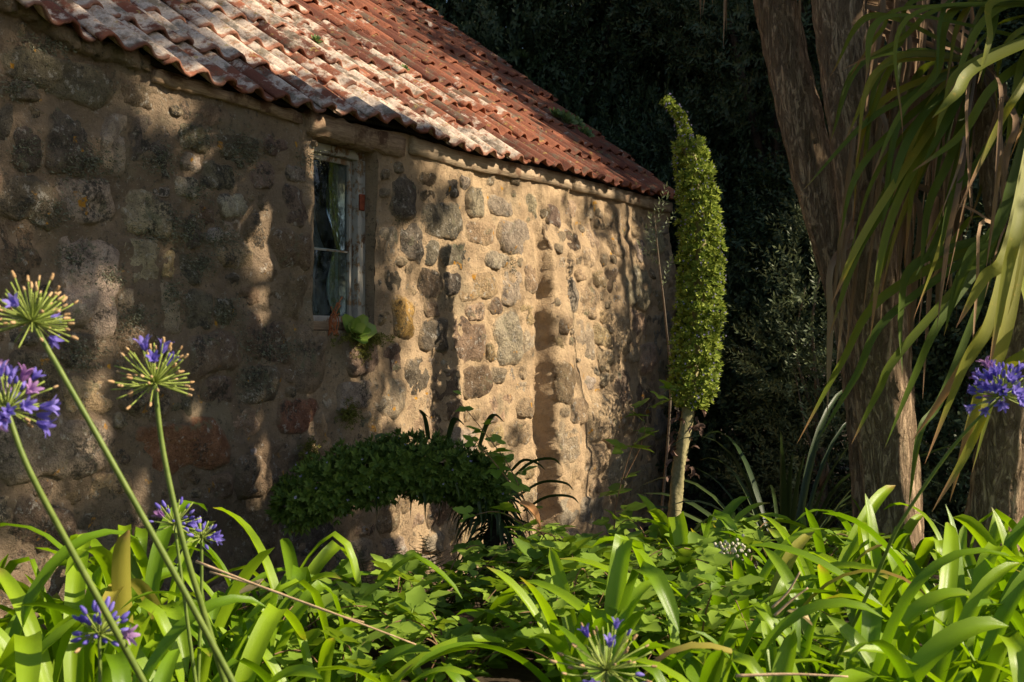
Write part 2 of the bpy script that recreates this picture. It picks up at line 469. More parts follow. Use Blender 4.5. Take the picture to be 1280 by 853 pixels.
M['bushleaf'] = leaf_mat('evergreen_leaf', (0.028, 0.055, 0.020), (0.085, 0.115, 0.045), trans=0.12, rough=0.5, spec=0.35, joined=True, vein=0)
M['oliveleaf'] = leaf_mat('grey_green_leaf', (0.07, 0.10, 0.045), (0.16, 0.19, 0.085), trans=0.2, rough=0.55, spec=0.3, joined=True, vein=0)
M['twig'] = m_simple('grey_twig', (0.10, 0.075, 0.05), (0.2, 0.155, 0.11), 60, 0.9)
M['trunk'] = m_simple('tree_trunk_bark', (0.05, 0.038, 0.028), (0.11, 0.085, 0.06), 25, 0.95, 0.02)
M['succulent'] = leaf_mat('succulent_leaf', (0.20, 0.30, 0.05), (0.32, 0.40, 0.09), trans=0.25, rough=0.35, spec=0.4, vein=0)
M['rsucculent'] = leaf_mat('roof_succulent_leaf', (0.10, 0.16, 0.05), (0.18, 0.24, 0.07), trans=0.15, rough=0.45, vein=0)
M['moss'] = leaf_mat('moss', (0.09, 0.10, 0.015), (0.16, 0.15, 0.02), trans=0.1, rough=0.9, joined=True, vein=0)
M['redweed'] = m_simple('red_dry_weed', (0.30, 0.08, 0.03), (0.42, 0.15, 0.06), 60, 0.9)
M['straw'] = m_simple('dry_straw', (0.42, 0.27, 0.15), (0.58, 0.41, 0.25), 40, 0.8)
M['flax'] = leaf_mat('dark_strap_leaf', (0.03, 0.055, 0.015), (0.075, 0.11, 0.025), tip=(0.25, 0.17, 0.05), tipstart=0.93, trans=0.2, rough=0.4, vein=0.3)
M['whitebud'] = m_simple('cream_bud', (0.42, 0.38, 0.27), (0.62, 0.57, 0.44), 60, 0.8)

# ------------------------------------------------------------------ ground
def gh(x, y):
    t = min(1, max(0, (y-5.4)/2.0)); t = t*t*(3-2*t)
    return -0.36*t + 0.03*mnoise.noise(Vector((x*1.3, y*1.3, 0)))
def axis(lo, hi):
    inner = np.arange(lo, hi, 0.16)
    a = lo-np.geomspace(0.4, 260, 14)[::-1]; b = hi+np.geomspace(0.4, 260, 14)
    return np.concatenate([a, inner, b])
gx, gy = axis(-6, 9), axis(-2, 18)
GV = np.array([(x, y, gh(x, y)+(0.02*mnoise.noise(Vector((x*6, y*6, 3))) if abs(x) < 9 and y < 18 else 0)) for x in gx for y in gy])
ny_ = len(gy)
i, j = np.meshgrid(np.arange(len(gx)-1), np.arange(ny_-1), indexing='ij')
a = (i*ny_+j).ravel()
g = obj('ground', mesh_np('ground', GV, np.stack([a, a+ny_, a+ny_+1, a+1], 1), smooth=True), M['soil'])
g['kind'] = 'structure'

# ------------------------------------------------------------------ stone building
DV = Vector((0.4927, 0.8702, 0)).normalized()      # along the wall, away from the camera
NV = Vector((DV.y, -DV.x, 0))                      # outward
E0 = Vector((-1.781, 5.6, 0))                      # eave line reference
OVER = 0.09
S0, S1 = -2.1, 6.9
PITCH = R(37.5)
UV_ = Vector((-NV.x*math.cos(PITCH), -NV.y*math.cos(PITCH), math.sin(PITCH)))
RN = Vector((NV.x*math.sin(PITCH), NV.y*math.sin(PITCH), math.cos(PITCH)))
RIDGE = 4.3
EZ_S = [-2.5, -.57, -.26, 0, .386, .778, 1.62, 2.35, 3.1, 4.55, 6.9]
EZ_Z = [2.84, 2.80, 2.705, 2.70, 2.69, 2.666, 2.642, 2.690, 2.662, 2.698, 2.70]
def eave(s): return float(np.interp(s, EZ_S, EZ_Z))
def W(s, z, off=0.0):
    p = E0+DV*s+NV*(off-OVER); return Vector((p.x, p.y, z))
def wall_hit(u, v):
    d = Vector(((u-640)/FPX, 1, (426.5-v)/FPX))
    t = (W(0, 0).x*NV.x+W(0, 0).y*NV.y)/(d.x*NV.x+d.y*NV.y)
    q = d*t
    s = (Vector((q.x, q.y, 0))-W(0, 0)).dot(DV)
    return s, EYE+q.z, t
WS0, WS1, WZ0, WZ1 = 1.44, 2.055, 1.41, 2.525     # window opening
def edge_s(z): return 4.20+0.07*(1.6-z)*0.4+0.07*mnoise.noise(Vector((z*2.6, 3.3, 0)))+0.05*mnoise.noise(Vector((z*6, 1.3, 0)))+0.02*mnoise.noise(Vector((z*14, 1.3, 0)))
def buttress(s, z):
    e = edge_s(z)
    k = min(1, max(0, (s-e)/0.045)); k = k*k*(3-2*k)
    zt = min(1, max(0, (2.30-z)/0.25))
    fade = 1-min(1, max(0, (s-5.6)/1.0))*0.6
    gq = math.exp(-((s-(e-0.035))/0.04)**2)*zt*(0.03+0.012*mnoise.noise(Vector((z*4, 8.3, 0))))
    return -gq+k*zt*fade*(0.085+0.055*min(1, max(0, (1.9-z))))
def woff(s, z):
    o = 0.035*mnoise.noise(Vector((s*1.1, z*1.1, 0.3)))+0.026*mnoise.noise(Vector((s*4.2, z*4.2, 2.1)))
    o += 0.014*mnoise.noise(Vector((s*13, z*13, 5.1)))+0.006*mnoise.noise(Vector((s*33, z*33, 7.1)))+buttress(s, z)
    return o

barn = thing('stone_building', 'old rubble stone building with lichened clay tile roof and one small window', 'building', W(2.4, -0.3))
def child(name, V, F, mat, parent, uv=None, smooth=False):
    """mesh in world coordinates under a parent whose world matrix is a translation"""
    me = mesh_np(name, V, F, uv, smooth)
    o = obj(name, me, mat, parent)
    o.matrix_parent_inverse = Matrix.Translation(-wloc(parent))
    return o
def wloc(p):
    return Vector(p.location) if p.parent is None else Vector(p.location)+wloc(p.parent) if p.get('_rel') else Vector(p.location)

# front wall: displaced sheet with the window opening
ss = np.arange(S0, S1+0.001, 0.021)
ss = np.sort(np.unique(np.concatenate([ss[(abs(ss-WS0) > 0.012) & (abs(ss-WS1) > 0.012)], [WS0, WS1]])))
zs = np.arange(-0.55, 2.66, 0.021)
zs = np.sort(np.unique(np.concatenate([zs[(abs(zs-WZ0) > 0.012) & (abs(zs-WZ1) > 0.012)], [WZ0, WZ1]])))
V = np.array([tuple(W(s, (z if z < zs[-1]-1e-4 else max(z, eave(s)-0.01)), woff(s, z))) for s in ss for z in zs])
nzs = len(zs)
F = []
for a in range(len(ss)-1):
    for b in range(nzs-1):
        if WS0-1e-4 < ss[a] and ss[a+1] < WS1+1e-4 and WZ0-1e-4 < zs[b] and zs[b+1] < WZ1+1e-4: continue
        k = a*nzs+b
        F.append((k, k+nzs, k+nzs+1, k+1))
wall_parts = [(V, np.array(F), np.zeros((len(V), 2)))]
def quadstrip(p, q, n=12, dep=0.30):
    """reveal between two (s,z) points, wall face to dep behind it"""
    rows = []
    for t in np.linspace(0, 1, n):
        s = p[0]*(1-t)+q[0]*t; z = p[1]*(1-t)+q[1]*t
        o = woff(s, z)
        for k, dd in enumerate((0.0, 0.03, 0.10, 0.2, dep)):
            jit = 0.010*mnoise.noise(Vector((s*9, z*9, dd*9))) if k else 0
            cs = (WS0+WS1)/2; cz = (WZ0+WZ1)/2
            sg = 1 if abs(p[0]-q[0]) < 0.01 else 0
            rows.append(tuple(W(s+jit*sg, z+jit*(1-sg), o-dd)))
    m = 5
    f = [(a*m+b, a*m+b+1, (a+1)*m+b+1, (a+1)*m+b) for a in range(n-1) for b in range(m-1)]
    return np.array(rows), np.array(f), np.zeros((len(rows), 2))
for p, q in (((WS0, WZ0), (WS0, WZ1)), ((WS1, WZ1), (WS1, WZ0)), ((WS0, WZ1), (WS1, WZ1)), ((WS1, WZ0), (WS0, WZ0))):
    wall_parts.append(quadstrip(p, q))
V, Fq, uv = join(wall_parts)
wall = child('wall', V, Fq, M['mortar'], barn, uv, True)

# gables and back wall (rough rendered)
def hull_wall(name, pts, thick_dir):
    a = np.array([tuple(p) for p in pts]); b = a+np.array(tuple(thick_dir))
    n = len(a)
    f = [list(range(n))[::-1], [n+i for i in range(n)]]+[[i, (i+1) % n, n+(i+1) % n, n+i] for i in range(n)]
    me = bpy.data.meshes.new(name); me.from_pydata(np.vstack([a, b]).tolist(), [], f); me.update()
    o = obj(name, me, M['mortar'], barn); o.matrix_parent_inverse = Matrix.Translation(-wloc(barn))
    return o
wid = 2*RIDGE*math.cos(PITCH)-0.25
rz = 2.62+RIDGE*math.sin(PITCH)-0.06
for s_, dd in ((S0, DV*0.35), (S1-0.35, DV*0.35)):
    hull_wall('gable_wall', [W(s_, -0.55, -0.02), W(s_, 2.56, -0.02), W(s_, rz-0.05, -wid/2), W(s_, 2.56, -wid), W(s_, -0.55, -wid)], dd)
hull_wall('back_wall', [W(S0+0.355, -0.55, -wid+0.02), W(S1-0.355, -0.55, -wid+0.02), W(S1-0.355, 2.56, -wid+0.02), W(S0+0.355, 2.56, -wid+0.02)], NV*0.35)

# stones: footprints traced in the photograph, the rest filled in
PX_STONES = [
 (27,34,60,36,'t'),(75,98,150,52,'d'),(33,183,32,52,'d'),(6,170,18,72,'d'),(92,178,66,82,'d'),(138,177,46,80,'g'),(185,185,56,76,'d'),
 (237,172,52,34,'d'),(293,185,46,44,'d'),(272,220,40,32,'d'),(345,185,32,22,'b'),(390,180,36,56,'b'),(35,253,70,58,'d'),(102,252,74,60,'g'),
 (185,268,54,52,'g'),(200,240,22,15,'w'),(231,234,28,22,'g'),(291,258,32,28,'w'),(325,222,30,34,'b'),(380,262,50,54,'b'),(25,312,52,80,'b'),
 (115,355,76,130,'g'),(177,325,56,50,'g'),(212,331,24,34,'t'),(245,337,44,38,'d'),(270,294,18,20,'w'),(292,321,44,34,'t'),(370,314,58,48,'b'),
 (363,371,60,58,'b'),(246,390,34,54,'d'),(216,382,30,60,'g'),(279,391,28,30,'d'),(267,442,66,58,'b'),(335,426,64,54,'b'),(388,442,34,90,'b'),
 (320,480,50,50,'d'),(274,484,40,36,'b'),(97,437,46,50,'d'),(109,495,54,56,'t'),(372,521,48,44,'r'),(228,558,114,58,'r'),(66,556,140,82,'g'),
 (333,582,80,60,'b'),(317,567,18,18,'w'),(400,545,30,60,'t'),(30,400,50,60,'d'),(40,470,60,56,'d'),(165,440,44,60,'b'),(180,500,50,44,'b'),
 (150,380,24,40,'g'),(335,340,26,46,'b'),(320,290,24,36,'b'),(235,290,30,40,'d'),(30,110,40,30,'d'),(180,120,60,36,'b'),(250,140,50,30,'b'),
 (504,247,30,54,'d'),(554,277,48,46,'d'),(560,236,26,24,'d'),(575,320,50,34,'d'),(594,253,22,36,'g'),(626,258,28,24,'g'),(660,261,20,34,'g'),
 (601,292,38,30,'t'),(643,297,40,44,'g'),(620,326,30,22,'g'),(637,358,28,48,'g'),(666,358,24,50,'t'),(597,358,46,34,'t'),(540,313,22,34,'d'),
 (567,354,20,28,'d'),(540,356,26,38,'b'),(494,350,20,26,'d'),(505,395,26,50,'y'),(593,392,24,26,'t'),(633,422,34,64,'g'),(664,430,24,42,'g'),
 (658,395,20,26,'t'),(586,424,38,56,'b'),(518,303,30,46,'d'),(698,368,28,44,'g'),(725,376,24,40,'t'),(717,428,22,50,'g'),(622,469,20,20,'g'),
 (638,470,12,20,'g'),(654,466,16,20,'t'),(668,473,16,20,'g'),(692,332,24,20,'t'),(721,480,16,20,'g'),(612,440,12,24,'t'),(675,300,10,40,'t'),
 (484,644,28,48,'t'),(455,600,24,40,'w'),(520,470,34,44,'d'),(490,450,26,40,'b'),(560,480,34,40,'b'),(545,420,34,44,'d'),(620,510,40,36,'t'),
 (650,540,30,34,'t'),(672,520,18,30,'w'),(515,620,30,40,'t'),(550,640,34,36,'b'),(740,300,18,34,'t'),(755,350,16,36,'b'),(765,420,18,44,'t'),
 (740,450,20,30,'t'),(710,260,20,24,'t'),(612,225,16,14,'t'),(645,225,14,12,'t')]
TONE = {'g': (0.37, 0.31, 0.23), 't': (0.42, 0.315, 0.20), 'd': (0.17, 0.145, 0.11), 'b': (0.23, 0.17, 0.12), 'r': (0.25, 0.125, 0.075), 'w': (0.45, 0.41, 0.35), 'y': (0.44, 0.28, 0.09)}
seeds = []
for (u, v, w, h, k) in PX_STONES:
    s, z, D = wall_hit(u, v)
    x = D*(u-640)/FPX
    dus = FPX*(DV.x-DV.y*x/D)/D
    if z < 2.3 and -0.10 < s-edge_s(z) < 0.05: continue
    seeds.append([s, z, w/dus/2*0.98, h*D/FPX/2*0.98, random.uniform(-0.12, 0.12), k])
def dist_to(S, P):
    """normalised superellipse distances of points P (n,2) to stones S -> (n, m)"""
    S_ = np.array([q[:5] for q in S])
    dx = P[:, None, 0]-S_[None, :, 0]; dz = P[:, None, 1]-S_[None, :, 1]
    c, s = np.cos(S_[:, 4]), np.sin(S_[:, 4])
    a = np.abs((dx*c+dz*s)/S_[:, 2]); b = np.abs((-dx*s+dz*c)/S_[:, 3])
    return (a**5+b**5)**(1/5)
th16 = np.linspace(0, 2*math.pi, 12, endpoint=False)
for size, tries in ((0.21, 500), (0.16, 900), (0.12, 1500), (0.085, 2200), (0.055, 2600)):
    for _ in range(tries):
        s = random.uniform(S0+0.1, S1-0.08); z = random.uniform(-0.5, 2.5)
        rx = size*random.uniform(0.8, 1.25)*(1 if s < 2.5 else 1.1); rz_ = rx*random.uniform(0.5, 0.85)
        if WS0-rx-0.02 < s < WS1+rx+0.02 and WZ0-rz_-0.02 < z < WZ1+rz_+0.15: continue
        if z+rz_ > eave(s)-0.16: continue
        ring = np.stack([s+rx*np.cos(th16), z+rz_*np.sin(th16)], 1)
        if z < 2.3 and -0.11 < s-edge_s(z) < 0.07: continue
        if dist_to(seeds, ring).min() < 0.90 or dist_to(seeds, np.array([[s, z]])).min() < 1.25: continue
        k = random.choice('bbbdgt' if s < 1.8 else 'gttgbt')
        seeds.append([s, z, rx, rz_, random.uniform(-0.25, 0.25), k])
def stone_mesh(idx, nseg=22):
    s0, z0 = seeds[idx][:2]
    th = np.linspace(0, 2*math.pi, nseg, endpoint=False)+random.uniform(0, 0.2)
    rmax = max(seeds[idx][2:4])*1.5
    rad = np.linspace(0.15, 1, 26)*rmax
    P = np.stack([s0+np.cos(th)[:, None]*rad, z0+np.sin(th)[:, None]*rad], -1)
    near = [q for q in seeds if abs(q[0]-s0) < 1.1 and abs(q[1]-z0) < 1.0]
    me_i = near.index(seeds[idx])
    D = dist_to(near, P.reshape(-1, 2)).reshape(nseg, 26, -1)
    own = D[:, :, me_i]
    oth = np.delete(D, me_i, 2).min(2) if len(near) > 1 else np.full(own.shape, 9.)
    ok = (own < (1.32 if s0 < 1.4 else 1.2)) & (own <= oth)
    side = s0 > edge_s(z0)
    es = np.vectorize(edge_s)(P[..., 1]) if abs(s0-4.2) < 0.7 else (9 if s0 < 4.2 else -9)
    if z0 < 2.35: ok &= ((P[..., 0] > es+0.03) if side else (P[..., 0] < es-0.07))
    ok &= ~((P[..., 0] > WS0-0.03) & (P[..., 0] < WS1+0.03) & (P[..., 1] > WZ0-0.02) & (P[..., 1] < WZ1+0.02))
    ok &= P[..., 1] < eave(s0)-0.10
    r = np.array([rad[max(0, np.argmin(o)-1)] if not o.all() else rad[-1] for o in ok])
    r = r*0.6+(np.roll(r, 1)+np.roll(r, -1))*0.2
    r = np.maximum(r-0.005, 0.02)
    sz = math.sqrt(seeds[idx][2]*seeds[idx][3])
    r *= 1+np.array([0.13*mnoise.noise(Vector((math.cos(t)*1.6+idx*3.1, math.sin(t)*1.6, idx*0.7)))+0.10*mnoise.noise(Vector((math.cos(t)*4+idx*3.1, math.sin(t)*4, idx*1.7))) for t in th])
    prot = random.uniform(0.012, 0.044)*min(1.25, 0.55+sz*3)*(0.95 if s0 < 1.4 else 1.0)
    tilt = random.uniform(-0.16, 0.16), random.uniform(-0.16, 0.16)
    V = []; UVs = []
    for f, hgt in ((1.05, -0.45), (1.0, 0.05), (0.93, 0.55), (0.74, 0.92), (0.40, 1.0)):
        for q in range(nseg):
            x, z = r[q]*f*math.cos(th[q]), r[q]*f*math.sin(th[q])
            s, zz = s0+x, z0+z
            n_ = 0.030*mnoise.noise(Vector((s*9, zz*9, idx)))+0.016*mnoise.noise(Vector((s*24, zz*24, idx)))
            o = woff(s, zz)*0.75+woff(s0, z0)*0.25+hgt*prot-0.012+(n_ if hgt > 0.2 else 0)+(tilt[0]*x+tilt[1]*z)*max(hgt, 0)*0.6
            V.append(tuple(W(s, zz, o))); UVs.append((0.0, f))
    V.append(tuple(W(s0, z0, woff(s0, z0)+prot-0.01))); UVs.append((0.0, 0.0))
    F4 = [(k*nseg+q, k*nseg+(q+1) % nseg, (k+1)*nseg+(q+1) % nseg, (k+1)*nseg+q) for k in range(4) for q in range(nseg)]
    F3 = [(4*nseg+q, 4*nseg+(q+1) % nseg, 5*nseg) for q in range(nseg)]
    return np.array(V), [np.array(F4), np.array(F3)], np.array(UVs)
vis = [i for i in range(len(seeds))]
vis.sort(key=lambda i: -seeds[i][2]*seeds[i][3]/max(4.0, (W(seeds[i][0], 0).y))**2 if -1.0 < seeds[i][0] else 0)
for q, i in enumerate(vis[:300]):
    V, Fl, uvs = stone_mesh(i, 26)
    c = W(seeds[i][0], seeds[i][1])
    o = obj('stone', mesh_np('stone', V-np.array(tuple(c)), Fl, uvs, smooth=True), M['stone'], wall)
    o.matrix_basis = Matrix.Translation(c)
    k = random.uniform(0.8, 1.2); tn = TONE[seeds[i][5]]
    o.color = (tn[0]*k, tn[1]*k*random.uniform(0.95, 1.05), tn[2]*k*random.uniform(0.9, 1.1), 1)
if len(vis) > 300:
    V, Fl, uv = join([stone_mesh(i, 12) for i in vis[300:]])
    o = child('small_stones', V, Fl, M['stone'], wall, uv, True)
    o.color = (0.30, 0.24, 0.165, 1); o['kind'] = 'stuff'

# roof: boarding below, tiles on top, far slope
def Rf(s, L, h=0.0):
    z0 = eave(s); k = max(0.0, 1-L/5)
    p = E0+DV*s; p = Vector((p.x, p.y, 2.69+(z0-2.69)*k))
    bow = 0.03*mnoise.noise(Vector((s*0.8, L*0.8, 9)))
    return p+UV_*L+RN*(h+bow)
rs = np.arange(S0-0.1, S1+0.13, 0.1); ls = np.linspace(0.07, RIDGE, 24)
V = np.array([tuple(Rf(s, L, -0.034+zz)) for zz in (0, -0.02) for s in rs for L in ls])
nl = len(ls); nr = len(rs)*nl
F = []
for zz in (0, 1):
    for a in range(len(rs)-1):
        for b in range(nl-1):
            k = zz*nr+a*nl+b; F.append((k, k+nl, k+nl+1, k+1) if zz == 0 else (k, k+1, k+nl+1, k+nl))
for a in range(len(rs)-1):
    k = a*nl; F.append((k, nr+k, nr+k+nl, k+nl))
for b in range(nl-1):
    k = (len(rs)-1)*nl+b; F.append((k, nr+k, nr+k+1, k+1)); F.append((b, b+1, nr+b+1, nr+b))
roof = child('roof', V, np.array(F), M['dark'], barn)

def tile_mesh(seed):
    r_ = random.Random(seed)
    Wt, Lt, n = 0.405, 0.43, 26
    xs = np.linspace(-0.01, Wt, n)
    def prof(x):
        c = 0.5+0.5*math.cos(2*math.pi*(x-0.05)/0.2)
        return 0.050*c**1.35
    rows = [0.0, 0.03, 0.2, Lt]
    V = []
    for lay in (0, -1):
        for ri, y in enumerate(rows):
            for q, x in enumerate(xs):
                e = (0.012*mnoise.noise(Vector((x*22, seed*5.3, 1)))+0.010*mnoise.noise(Vector((x*60, seed*3.3, 4)))) if ri < 1 else 0
                chip = 0.045 if (ri == 0 and seed % 3 == 0 and abs(q-8) < 2) else 0
                wv = 0.003*mnoise.noise(Vector((x*14, y*9, seed)))
                V.append((x+(0.004 if lay else 0)*0, y+e+chip, prof(x)+wv+lay*0.016))
    V = np.array(V); m = len(rows)*n
    F = []
    for lay in (0, 1):
        for a in range(len(rows)-1):
            for b in range(n-1):
                k = lay*m+a*n+b
                F.append((k, k+1, k+n+1, k+n) if lay == 0 else (k, k+n, k+n+1, k+1))
    for b in range(n-1):
        F.append((b, m+b, m+b+1, b+1))
    for a in range(len(rows)-1):
        F.append((a*n, (a+1)*n, m+(a+1)*n, m+a*n)); k = a*n+n-1; F.append((k, m+k, m+k+n, k+n))
    uvt = np.array([(v[0], v[1]/Lt) for v in V])
    return mesh_np('tile', V, np.array(F), uvt, smooth=True)
tiles = [tile_mesh(i+1) for i in range(7)]
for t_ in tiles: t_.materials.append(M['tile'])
B3 = Matrix((DV, UV_, RN)).transposed()
ncol = int((S1+0.1-S0)/0.4)+1
rows_ = 12
for r_ in range(rows_):
    L = r_*0.358+random.uniform(-0.01, 0.01)-(0.035 if r_ == 0 else 0)
    sh = random.uniform(-0.03, 0.03)
    for c_ in range(ncol):
        s = S0-0.08+c_*0.40+sh+random.uniform(-0.006, 0.006)
        Lj = L+random.uniform(-0.014, 0.014)
        p = Rf(s+0.2, Lj, 0.014+random.uniform(0, 0.012))
        sl = (eave(s+0.4)-eave(s))/0.4*max(0, 1-L/5)
        rot = Matrix.Rotation(-0.080+random.uniform(-0.02, 0.02), 3, 'X') @ Matrix.Rotation(-sl*0.8+random.uniform(-0.026, 0.026), 3, 'Y') @ Matrix.Rotation(random.uniform(-0.03, 0.03), 3, 'Z')
        m4 = (B3 @ rot).to_4x4()
        m4.translation = p-DV*0.2
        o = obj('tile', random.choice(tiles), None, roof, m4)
# far slope as ribbed tiling, ridge caps
rp = Rf(0, RIDGE); UB = Vector((-UV_.x*1, -UV_.y*1, UV_.z))
V = []
bs = np.arange(S0-0.1, S1+0.12, 0.05)
for s in bs:
    top = E0+DV*s+UV_*RIDGE; top = Vector((top.x, top.y, 2.69+RIDGE*math.sin(PITCH)))
    hh = 0.03*math.cos(s*31.4)
    for L in np.linspace(0, RIDGE, 13):
        V.append(tuple(top+Vector((-NV.x*math.cos(PITCH), -NV.y*math.cos(PITCH), -math.sin(PITCH)))*L+Vector((0, 0, hh+0.03))))
F = [(a*13+b, a*13+13+b, a*13+14+b, a*13+1+b) for a in range(len(bs)-1) for b in range(12)]
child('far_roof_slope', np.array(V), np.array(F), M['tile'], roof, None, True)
nrc = 20
for k in range(nrc):
    sa = S0-0.1+k*0.46; pts = []
    for s in (sa, sa+0.455):
        top = E0+DV*s+UV_*RIDGE; top = Vector((top.x, top.y, 2.69+RIDGE*math.sin(PITCH)+0.02))
        for a in np.linspace(-1.9, 1.9, 9):
            for h in (0.13, 0.115):
                q = top+NV*math.sin(a)*h*1.0+Vector((0, 0, math.cos(a)*h)); pts.append(tuple(q))
    F = []
    for a in range(8):
        i0 = a*2; F += [(i0, i0+18, i0+20, i0+2), (i0+1, i0+3, i0+21, i0+19), (i0, i0+2, i0+3, i0+1), (i0+18, i0+19, i0+21, i0+20)]
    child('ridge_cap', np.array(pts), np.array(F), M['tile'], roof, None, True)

# eave boards and lintel
def board(name, s0, s1, z0f, h, off0, off1, mat, n=14, jag=0.006, parent=barn):
    V = []
    for t in np.linspace(0, 1, n):
        s = s0+(s1-s0)*t; zc = z0f(s)
        a, b, c, d = [random.uniform(-jag, jag) for _ in range(4)]
        V += [tuple(W(s, zc+h/2+a, off0)), tuple(W(s, zc+h/2+b, off1+a)), tuple(W(s, zc-h/2+c, off1+d)), tuple(W(s, zc-h/2+d, off0))]
    F = [(k*4+q, k*4+(q+1) % 4, k*4+4+(q+1) % 4, k*4+4+q) for k in range(n-1) for q in range(4)]
    F += [(0, 3, 2, 1), ((n-1)*4, (n-1)*4+1, (n-1)*4+2, (n-1)*4+3)]
    c = W((s0+s1)/2, z0f((s0+s1)/2))
    V = np.array(V)-np.array(tuple(c))
    # local axes along the wall so that the grain follows the board
    me = mesh_np(name, V, np.array(F)); rotm = Matrix((DV, -NV, Vector((0, 0, 1)))).transposed().to_4x4()
    me.transform(rotm.inverted())
    o = obj(name, me, mat, parent); o.matrix_basis = Matrix.Translation(c-wloc(barn)) @ rotm
    return o
board('lintel', 1.36, 2.30, lambda s: 2.588-0.012*(s-1.8), 0.125, -0.16, 0.05, M['lintel'], 20, 0.014)
board('eave_board', 0.20, 1.30, lambda s: eave(s)-0.050-0.01*math.sin(s*5), 0.06, -0.1, 0.04, M['lintel'], 22, 0.010)
board('eave_board', 2.42, 4.70, lambda s: eave(s)-0.065+0.006*math.sin(s*2), 0.105, -0.1, 0.034, M['plate'], 30, 0.005)
board('eave_board', 4.73, 6.86, lambda s: eave(s)-0.065, 0.10, -0.1, 0.038, M['plate'], 26, 0.005)
# mortar bed under the verge end of the eave
vb = board('mortar_fillet', -1.5, 0.16, lambda s: eave(s)-0.012, 0.07, -0.1, 0.05, M['mortar'], 60, 0.016)

# window
win = obj('window', None, None, barn)
win['_rel'] = 1
wc = W((WS0+WS1)/2, (WZ0+WZ1)/2, -0.10)
rotw = Matrix((DV, -NV, Vector((0, 0, 1)))).transposed().to_4x4()    # x along wall, y inwards, z up
win.matrix_basis = Matrix.Translation(wc-wloc(barn)) @ rotw
ww, wh = WS1-WS0, WZ1-WZ0
def wbox(name, x, y, z, sx, sy, sz, mat, wob=0.002, bev=0.003):
    v, f, uv = box(0, 0, 0, sx, sy, sz, None, wob)
    o = obj(name, mesh_np(name, v, f), mat, win); o.matrix_basis = Matrix.Translation((x, y, z))
    b = o.modifiers.new('bevel', 'BEVEL'); b.width = bev; b.segments = 2
    return o
wbox('jamb', -ww/2+0.035, 0.02, 0.0, 0.066, 0.09, wh-0.11, M['paint'])
wbox('jamb', ww/2-0.040, 0.02, 0.0, 0.076, 0.09, wh-0.11, M['paint'])
wbox('head', 0, 0.02, wh/2-0.032, ww-0.004, 0.092, 0.056, M['paint'])
wbox('sill', 0, -0.01, -wh/2+0.03, ww-0.004, 0.13, 0.05, M['lintel'])
wbox('casement_stile', -ww/2+0.086, 0.035, 0, 0.030, 0.035, wh-0.125, M['paint'])
wbox('casement_stile', ww/2-0.094, 0.035, 0, 0.028, 0.035, wh-0.125, M['paint'])
wbox('casement_rail', 0, 0.035, wh/2-0.078, ww-0.21, 0.033, 0.032, M['paint'])
wbox('casement_rail', 0, 0.035, -wh/2+0.074, ww-0.21, 0.033, 0.034, M['paint'])
wbox('glazing_bar', 0, 0.037, -0.07, ww-0.21, 0.014, 0.010, M['paint'], 0.001, 0.001)
wbox('pane', 0, 0.040, wh/4-0.07, ww-0.205, 0.004, wh/2-0.02, M['glass'], 0.0, 0.0005)
wbox('pane', 0, 0.036, -wh/4-0.02, ww-0.205, 0.004, wh/2-0.1, M['glass'], 0.0, 0.0005)
h_ = wbox('hinge', ww/2-0.045, -0.032, 0.24, 0.05, 0.014, 0.10, M['rust'], 0.003)
h_['label'] = 'red rusty hinge on the right jamb'
pp = wbox('paper', -0.045, 0.050, wh/2-0.20, 0.13, 0.003, 0.14, M['paper'], 0.002, 0.0005)
pp['label'] = 'pale sheet of paper behind the upper pane'
# pale card added behind the lower pane for the whitish reflection there
wbox('reflection_card', 0.05, 0.11, -0.22, 0.30, 0.006, 0.55, M['paper'], 0.004, 0.001)

# lichen tufts and moss on the wall
def lichen():
    parts = []
    spots = [(100,205,34,22),(60,265,26,16),(190,280,24,24),(195,200,20,18),(300,190,22,22),(240,172,22,14),(225,285,34,18),(92,320,22,16),(130,345,20,14),
             (250,330,16,16),(280,390,20,16),(330,430,34,14),(318,475,18,22),(100,440,24,20),(215,370,14,22),(240,240,18,12),(50,60,30,14),(30,190,14,20),
             (270,300,26,14),(160,400,22,18),(355,440,16,10),(20,110,24,12),(110,110,24,10),(380,200,14,14),(500,260,10,22),(636,330,8,14)]
    tv = np.array([(0, 0, 0), (-.16, .0, .5), (0, 0.05, 1.0), (.16, .0, .55)]); tf = np.array([(0, 1, 2, 3)])
    for (u, v, su, sv) in spots:
        n = int(su*sv*1.5)
        loc, dr = [], []
        for _ in range(n):
            uu = random.gauss(u, su*0.62); vv = random.gauss(v, sv*0.62)
            s, z, D = wall_hit(uu, vv)
            loc.append(tuple(W(s, z, woff(s, z)+random.uniform(0.0, 0.03))))
            dr.append(tuple(NV*0.8+DV*random.gauss(0, 0.7)+Vector((0, 0, random.gauss(-0.3, 0.6)))))
        mt = frames(np.array(dr), True, rng.uniform(0.007, 0.022, n))
        parts.append(merge(tv, tf, mt, np.array(loc)))
    V, F, uv = join(parts)
    return V, F
V, F = lichen()
o = obj('lichen_tufts', mesh_np('lichen_tufts', V, F), M['lichen'])
tag(o, 'tufts of grey-green lichen growing over the shaded wall stones', 'lichen', kind='stuff')

